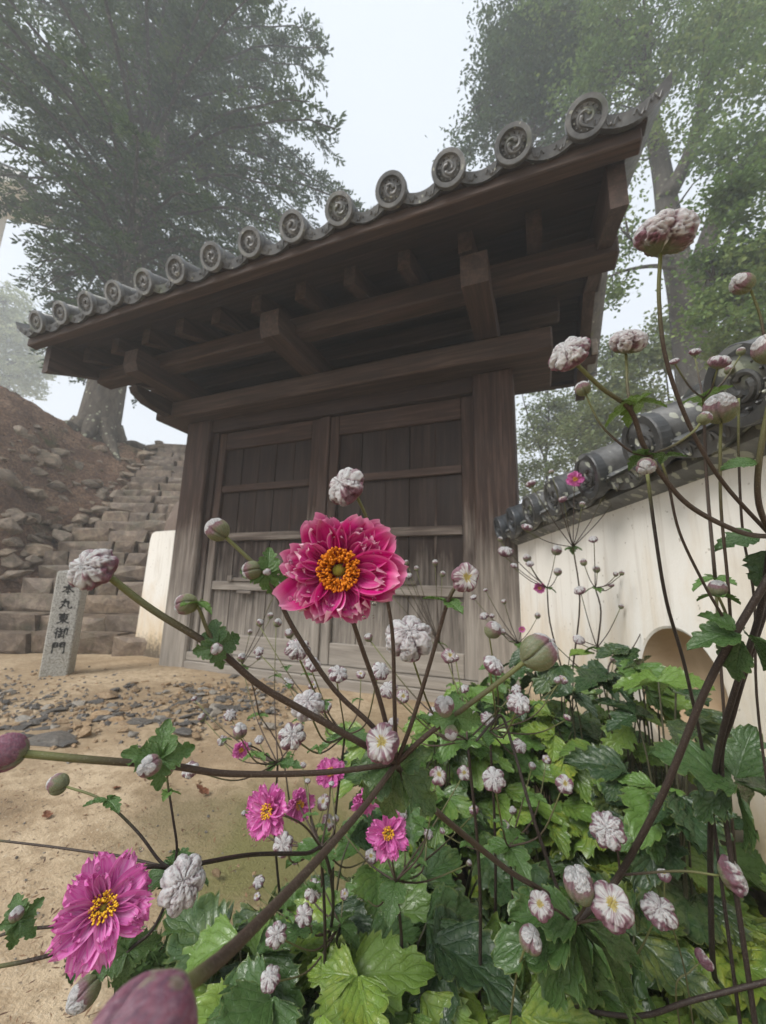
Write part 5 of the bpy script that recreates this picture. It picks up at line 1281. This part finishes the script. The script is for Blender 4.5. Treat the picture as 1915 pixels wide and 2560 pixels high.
for (x, y, tx, ty, sz, dk) in ((1235, 1990, -1, .15, .105, .75), (1240, 2000, -.5, .85, .095, .7), (1245, 2000, -.02, 1, .10, .78), (1250, 2000, .75, .7, .125, .75), (1250, 1990, 1, .35, .09, .75), (1240, 1985, -.85, -.35, .08, .7), (1255, 1995, .45, .9, .085, .85)):
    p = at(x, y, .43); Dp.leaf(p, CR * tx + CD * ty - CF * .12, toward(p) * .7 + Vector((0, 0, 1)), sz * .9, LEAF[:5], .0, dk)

# ---------- the middle plants: junction, buds (x, y, radius in px of the photo view), flowers
W_, B_, O_ = 'wool', 'ball', 'open'
def mid(label, J, gx_, buds, flowers=(), leaves=3, lsize=.04, extra=4):
    """J: junction (x, y, d)"""
    bp = at(J[0] + gx_, J[1] + 220, J[2] + .05); p = Plant(label, (bp.x, bp.y, .0))
    j = at(*J); p.stem([Vector((bp.x, bp.y, .0)), Vector((bp.x, bp.y, .0)).lerp(j, .55) + Vector((pr.uniform(-.02, .02), 0, .02)), j], .0026, .0018, 0, 7, .8)
    p.whorl(j, lsize, leaves, (0, 0, 1), pr.uniform(.5, .8))
    for x, y, r, kind in buds:
        d = min(max(7.7 / r, .34), J[2] * 1.25); b_ = at(x, y, d); m_ = j.lerp(b_, .5) + Vector((pr.uniform(-.012, .012), 0, -.02))
        sz = r * d / 847 * 1.05; dn = (-CD * .8 + CR * pr.uniform(-.5, .5) - CF * pr.uniform(.2, .9)) if kind != 'ball' else (-CD + CR * pr.uniform(-.8, .8) - CF * .2)
        end = b_ - dn.normalized() * sz * .9; p.stem([j, m_, end], .0013, .0009, .55)
        p.bud(end, dn, sz, kind)
        if pr.random() < .55: p.whorl(j.lerp(b_, .62) + Vector((0, 0, -.012)), .016 * pr.uniform(.7, 1.3), 3, (0, 0, 1), pr.uniform(.4, .7))
    for k in range(extra):
        buds = list(buds) + [(J[0] + pr.uniform(-190, 170), J[1] - pr.uniform(20, 190), pr.uniform(5, 9), pr.choice((W_, W_, B_, O_)))]
    for x, y, r, kind in buds[len(buds) - extra:] if extra else []:
        b_ = at(x, y, J[2] * pr.uniform(1.0, 1.4)); dd = (b_ - CAM).dot(CF); sz = r * dd / 847; dn = -CD + CR * pr.uniform(-.6, .6) - CF * pr.uniform(0, .7); end = b_ - dn.normalized() * sz * .9
        p.stem([j, j.lerp(b_, .5) + Vector((pr.uniform(-.015, .015), 0, -.015)), end], .0014, .0010, .5, 5, .3, 4); p.bud(end, dn, sz, kind)
        if pr.random() < .4: p.whorl(j.lerp(b_, .6) + Vector((0, 0, -.01)), .013, 3, (0, 0, 1), .5)
    for x, y, r, face, style in flowers:
        d = min(.026 * 847 / r, .62); c = at(x, y, d); f = toward(c, *face); e = c - f * .004
        p.stem([j, j.lerp(e, .6) - f * .02, e], .0014, .001, .3); p.flower(c, f, r * d / 847 * 1.02, style)
    return p
mid('anemone with a cluster of three pink flowers behind the arching stalk', (694, 1832, .50), 10,
    [(612, 1824, 17, W_), (677, 1924, 15, W_), (597, 1737, 13, O_), (709, 1776, 12, O_), (802, 1850, 11, O_), (699, 1733, 12, O_)],
    [(583, 1752, 56, (-.55, .1), 'semi'), (645, 1735, 36, (.3, .5), 'semi'), (715, 1672, 36, (-.1, -.9), 'semi')])
mid('anemone bearing a flat open pink flower with yellow eye below a drooping one', (855, 1905, .52), 0,
    [(782, 1937, 12, O_), (868, 1760, 10, W_), (947, 1676, 15, O_), (1003, 1670, 12, O_)],
    [(839, 1802, 48, (.0, -.12), 'semi'), (792, 1722, 40, (.3, .75), 'semi')])
mid('anemone with many small pale buds low over the green leaves', (735, 2000, .55), 10,
    [(657, 1977, 15, W_), (597, 2020, 17, W_), (584, 2114, 17, W_), (559, 1906, 10, W_), (617, 1987, 11, O_), (740, 1945, 10, B_), (660, 2050, 9, B_)])
mid('anemone with a rosy bud cluster before the foot of the doors', (745, 1590, .62), -8,
    [(643, 1402, 20, W_), (675, 1435, 14, W_), (730, 1456, 16, W_), (665, 1523, 26, 'fleece'), (702, 1525, 12, O_), (631, 1590, 22, W_), (821, 1450, 16, W_), (625, 1368, 9, B_), (562, 1345, 7, B_)])
mid('anemone with small buds scattered before the stones under the door sill', (600, 1650, .70), 30,
    [(518, 1578, 14, B_), (497, 1545, 10, W_), (411, 1663, 14, W_), (436, 1550, 7, B_), (560, 1598, 8, W_), (480, 1600, 8, W_), (522, 1420, 8, B_), (600, 1345, 8, B_)], [(520, 1618, 20, (.2, .6), 'small')])
mid('anemone crowned by a brain like grey woolly bud beside the big magenta flower', (1010, 1600, .52), 10,
    [(884, 1376, 39, 'fleece'), (970, 1417, 13, O_), (840, 1490, 15, W_), (870, 1505, 12, O_), (796, 1377, 8, B_), (850, 1560, 9, W_)])
mid('anemone with four woolly buds between the gate post and the leaf mass', (1058, 1580, .62), 0,
    [(1066, 1360, 16, B_), (1066, 1437, 18, W_), (1120, 1519, 19, W_), (1053, 1554, 12, W_), (1122, 1612, 12, W_), (1205, 1470, 7, B_)])
mid('anemone with round mauve buds rising from the middle of the leaves', (1100, 1830, .55), 6,
    [(1067, 1684, 19, W_), (1220, 1694, 15, O_), (1150, 1655, 7, B_), (1180, 1640, 7, O_)])
# tall airy plants against the gate post and the white wall
def airy(label, base, J, buds, flowers=(), d=1.2):
    p = Plant(label, (base.x, base.y, 0)); js = [at(x, y, d) for x, y in J]
    prev = Vector((base.x, base.y, 0))
    for q in js:
        m_ = prev.lerp(q, .5) + Vector((pr.uniform(-.02, .02), pr.uniform(-.02, .02), .02)); p.stem([prev, m_, q], .0028, .0022, .1, 5, .3, 4); p.whorl(q, .035, 3, (0, 0, 1), pr.uniform(.35, .65)); prev = q
    for x, y, r, kind in buds:
        dd = d + pr.uniform(-.08, .08); b_ = at(x, y, dd); j = min(js, key=lambda q: (q - b_).length + (.6 if q.z > b_.z - .005 else 0)); sz = r * dd / 847
        end = b_ - Vector((0, 0, sz * .8)); p.stem([j, j.lerp(end, .5) + Vector((0, 0, -.01)), end], .0016, .0012, .4, 5, .2, 4); p.bud(end, Vector((pr.uniform(-.4, .4), pr.uniform(-.8, 0), 1)), sz, kind)
    for x, y, r, face, style in flowers:
        c = at(x, y, d); f = toward(c, *face); j = min(js, key=lambda q: (q - c).length); p.stem([j, j.lerp(c, .6) - f * .01, c - f * .004], .0016, .0012, .3, 5, .2, 4); p.flower(c, f, r * d / 847, style)
bw = atZ(1250, 1640, 0)
def gp(x, d): p = at(x, 1500, d); return Vector((p.x, p.y, 0))
airy('tall airy anemone before the wall tiles topped by one tiny magenta flower', gp(1238, 1.25), [(1238, 1440), (1238, 1182)], [(1150, 1045, 9, W_), (1218, 1078, 8, O_), (1257, 1090, 6, B_), (1310, 1055, 8, W_), (1345, 1053, 8, W_), (1136, 1140, 10, W_), (1192, 1020, 5, B_)], [(1242, 1036, 20, (.1, -.2), 'semi')], 1.25)
airy('thin anemone with green tipped buds before the middle of the white wall', gp(1288, 1.2), [(1290, 1400), (1286, 1270)], [(1283, 1165, 8, W_), (1262, 1215, 7, B_), (1290, 1230, 7, B_), (1255, 1275, 10, W_), (1330, 1240, 5, B_), (1342, 1238, 5, B_), (1322, 1265, 5, W_), (1340, 1310, 5, B_)], (), 1.2)
airy('anemone with pale pink heads rising beside the right gate post', gp(1215, 1.35), [(1215, 1450), (1182, 1270)], [(1090, 1192, 13, W_), (1200, 1188, 10, B_), (1140, 1205, 8, B_), (1145, 1218, 7, W_), (1110, 1222, 6, W_), (1205, 1235, 8, B_), (1080, 1165, 5, B_)], [(1165, 1270, 14, (.2, .3), 'small')], 1.3)
airy('anemone with loose small buds in front of the base of the gate post', gp(1130, 1.4), [(1130, 1470), (1120, 1390)], [(1047, 1330, 8, W_), (1062, 1330, 5, W_), (1090, 1300, 5, B_), (1050, 1275, 4, W_), (1025, 1290, 6, W_), (1085, 1365, 6, B_), (1160, 1330, 6, B_)], [(1128, 1360, 8, (.1, .2), 'small')], 1.4)
airy('anemone with faint tiny buds across the lower right door', gp(980, 1.5), [(980, 1480), (950, 1390)], [(850, 1240, 8, W_), (868, 1238, 6, W_), (885, 1243, 6, W_), (840, 1275, 6, B_), (880, 1215, 5, B_), (900, 1228, 5, B_), (955, 1240, 6, B_), (940, 1215, 6, B_)], (), 1.5)
airy('anemone with one arching bud spray low before the white wall', gp(1300, 1.1), [(1310, 1480), (1355, 1420)], [(1405, 1307, 8, B_), (1325, 1425, 7, B_), (1338, 1425, 7, B_), (1248, 1380, 10, W_), (1218, 1465, 6, B_), (1195, 1385, 6, B_)], [(1246, 1380, 8, (.1, 0), 'small')], 1.1)
airy('anemone with small buds at the foot of the left door leaf', gp(640, 1.3), [(560, 1545), (520, 1440)], [(478, 1365, 8, W_), (540, 1365, 5, B_), (600, 1262, 6, W_), (585, 1330, 6, B_), (455, 1402, 7, W_), (560, 1420, 5, B_)], (), 1.3)
airy('anemone with several pink heads high over the tile coping', gp(1530, .75), [(1545, 1250), (1520, 860)], [(1548, 785, 17, W_), (1500, 762, 9, W_), (1458, 782, 8, W_), (1572, 800, 9, B_), (1600, 760, 8, B_)], (), .62)

# ---------- leaf mass of the bed
poly = [atZ(x, y, .22) for x, y in ((470, 2300), (455, 2110), (490, 1985), (520, 1880), (600, 1845), (680, 1790), (740, 1700), (800, 1640), (880, 1560), (980, 1500), (1080, 1460), (1110, 1440))]
poly = [(p.x, p.y) for p in poly] + [(-.12, 2.25)]
far = [(.62 - .32 * 0, .0)]
def inside(x, y):
    if .944 * x + .329 * y > .66: return False
    pts = poly + [(1.2, -1.2), (-.2, .05)]; c = False; j = len(pts) - 1
    for i in range(len(pts)):
        (xi, yi), (xj, yj) = pts[i], pts[j]
        if (yi > y) != (yj > y) and x < (xj - xi) * (y - yi) / (yj - yi) + xi: c = not c
        j = i
    return c
def leafy(label, cx, cy_, rad, n, h, size, yel, dark, name_leaf='leaf'):
    p = Plant(label, (cx, cy_, 0)); mbp = MB(); pc = []
    cnt_ = 0; tries = 0
    while cnt_ < n and tries < n * 20:
        tries += 1
        a = pr.uniform(0, 6.283); q = rad * math.sqrt(pr.random()); x, y = cx + q * math.cos(a), cy_ + q * math.sin(a)
        if .944 * x + .329 * y > .66: continue
        z = h * pr.uniform(.35, 1.15)
        c = Vector((x, y, z)); X_, Y_, dd = pix(c)
        if dd < .36 or Y_ < 1395: continue
        cnt_ += 1
        pth = [Vector((cx + (x - cx) * .25, cy_ + (y - cy_) * .25, 0)), Vector((cx + (x - cx) * .6, cy_ + (y - cy_) * .6, z * .75)), c]
        mbp.tube(spline(pth, 4), [.0022, .0022, .002, .002, .002, .0018, .0018, .0016, .0016], 5)
        outd = Vector((x - cx, y - cy_, 0)); outd = outd.normalized() if outd.length > .01 else Vector((1, 0, 0))
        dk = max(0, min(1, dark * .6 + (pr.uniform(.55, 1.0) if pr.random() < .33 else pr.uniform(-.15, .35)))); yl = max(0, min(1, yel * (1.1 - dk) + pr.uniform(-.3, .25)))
        k3 = 3 if pr.random() < .75 else 1
        for k in range(k3):
            ang = (k - 1) * 1.15 + pr.uniform(-.2, .2) if k3 == 3 else 0
            d = Quaternion((0, 0, 1), ang) @ outd; d = d + (CAM - c).normalized() * .25 + Vector((0, 0, pr.uniform(-.9, .25)))
            p.leaf(c, d, Vector((pr.uniform(-.4, .4), pr.uniform(-.5, .2) - .25, 1)), size * pr.uniform(.75, 1.25) * (1.08 if k == 1 else .9), None, yl, dk)
    if mbp.v:
        o = mbp.build('petioles', M['stem'], p.root, True, fixn=False); attr_col(o.data, [(.05, .05, .025)] * len(o.data.vertices)); tag(o, kind='stuff')
    if not mbp.v: bpy.data.objects.remove(p.root)
    return p
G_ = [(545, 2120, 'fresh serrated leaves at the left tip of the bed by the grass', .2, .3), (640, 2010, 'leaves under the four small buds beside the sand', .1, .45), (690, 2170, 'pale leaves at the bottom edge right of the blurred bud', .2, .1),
      (700, 1905, 'leaves below the pink flower cluster', .15, .65), (830, 2130, 'broad light green leaves in the middle of the bottom edge', .45, .05), (820, 1990, 'dark wet leaves below the flat pink flower', .15, .8), (950, 2110, 'darker leaves between the bottom light clumps', .3, .6),
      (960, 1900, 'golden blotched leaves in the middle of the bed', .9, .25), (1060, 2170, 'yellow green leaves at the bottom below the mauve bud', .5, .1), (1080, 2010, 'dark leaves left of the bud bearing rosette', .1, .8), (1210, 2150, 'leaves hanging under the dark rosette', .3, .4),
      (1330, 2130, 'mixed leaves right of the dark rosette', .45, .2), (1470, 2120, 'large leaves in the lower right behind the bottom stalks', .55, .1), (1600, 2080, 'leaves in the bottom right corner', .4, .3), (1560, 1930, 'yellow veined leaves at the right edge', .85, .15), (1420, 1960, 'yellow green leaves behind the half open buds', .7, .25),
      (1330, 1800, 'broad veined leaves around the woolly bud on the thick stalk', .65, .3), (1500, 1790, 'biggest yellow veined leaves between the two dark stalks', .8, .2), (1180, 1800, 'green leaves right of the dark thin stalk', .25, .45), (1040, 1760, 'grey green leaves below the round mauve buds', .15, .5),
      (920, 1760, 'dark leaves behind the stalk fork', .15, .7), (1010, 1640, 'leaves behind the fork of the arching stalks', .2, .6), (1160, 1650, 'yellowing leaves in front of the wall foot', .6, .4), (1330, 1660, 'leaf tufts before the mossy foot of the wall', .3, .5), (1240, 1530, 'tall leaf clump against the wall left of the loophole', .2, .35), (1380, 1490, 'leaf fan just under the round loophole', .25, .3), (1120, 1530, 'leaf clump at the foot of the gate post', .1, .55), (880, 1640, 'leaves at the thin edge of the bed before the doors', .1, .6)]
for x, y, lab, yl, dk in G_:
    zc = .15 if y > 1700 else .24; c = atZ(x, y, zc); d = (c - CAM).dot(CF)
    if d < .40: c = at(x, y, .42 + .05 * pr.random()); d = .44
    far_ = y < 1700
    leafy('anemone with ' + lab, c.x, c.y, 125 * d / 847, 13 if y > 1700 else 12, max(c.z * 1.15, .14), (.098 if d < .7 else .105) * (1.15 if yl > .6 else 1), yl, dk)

for x, y, d, lab in ((1400, 1450, .92, 'leaf fan overlapping the round loophole'), (1335, 1500, .92, 'dark leaves left of the round loophole'), (1265, 1455, 1.02, 'yellow leaf clump before the white wall'), (1190, 1450, 1.15, 'high leaves at the right foot of the gate post'), (1105, 1470, 1.25, 'high leaves under the gate post buds'), (1020, 1510, 1.1, 'leaf spray rising before the right door'), (950, 1560, 1.0, 'leaf spray low before the doors'), (1430, 1560, .72, 'deep green leaves at the foot of the loophole')):
    c = at(x, y, d); leafy('anemone with ' + lab, c.x, c.y, 80 * d / 847, 13, c.z, .085, .35 if 'yellow' in lab else .1, .7 if ('dark' in lab or 'deep' in lab) else .4)

# ---------- small things on the sand
t = NT('dead_leaf'); M['dead'] = t.fin(t.ramp(t.noise(t.coord(), 6, 4, .6), [(.35, (.10, .035, .018)), (.65, (.24, .10, .05))]), .7)
DEAD = leaf_mesh(31, .5, .8, 6, -.2, 14, 4); DEAD.materials.clear(); DEAD.materials.append(M['dead'])
for x, y, s, lab in ((450, 1722, .05, 'curled brown dead leaf lying alone on the mossy sand'), (104, 1774, .035, 'small tan dead leaf on the sand above the pink flower'), (375, 2030, .05, 'russet dead leaf beside the grass tuft'), (400, 2045, .045, 'brown dead leaf half hidden under the first green leaves'), (355, 2058, .04, 'dry leaf scrap between the grass tuft and the sand'), (255, 1705, .03, 'dark leaf scrap on the damp sand')):
    p = atZ(x, y, .004); tag(place('dead_leaf', DEAD, None, (p.x, p.y, .012), Quaternion((0, 0, 1), pr.uniform(0, 6)) @ Quaternion((1, 0, 0), pr.uniform(-.3, .3)), s), lab, 'dead leaf')
Q = []
for k in range(420):
    x, y = pr.gauss(345, 40), pr.gauss(2120, 32); p = atZ(x, y, 0); a = pr.uniform(0, 6.28); L_ = pr.uniform(.02, .06); d = Vector((math.cos(a) * .5, math.sin(a) * .5, 1)).normalized(); w_ = Vector((-math.sin(a), math.cos(a), 0)) * .0022
    e = Vector((p.x, p.y, 0)); Q.append([tuple(e - w_), tuple(e + w_), tuple(e + d * L_ * .6 + w_ * .8), tuple(e + d * L_ + Vector((math.cos(a), math.sin(a), -.3)) * L_ * .3)])
M['grass'] = foliage('short_grass', (.05, .09, .03), (.08, .14, .04), (.14, .19, .07), 8)
tag(quads('grass', Q, M['grass'], None, (0, 0, 0)), 'short green grass tufts at the edge of the sand', None, None, 'stuff')
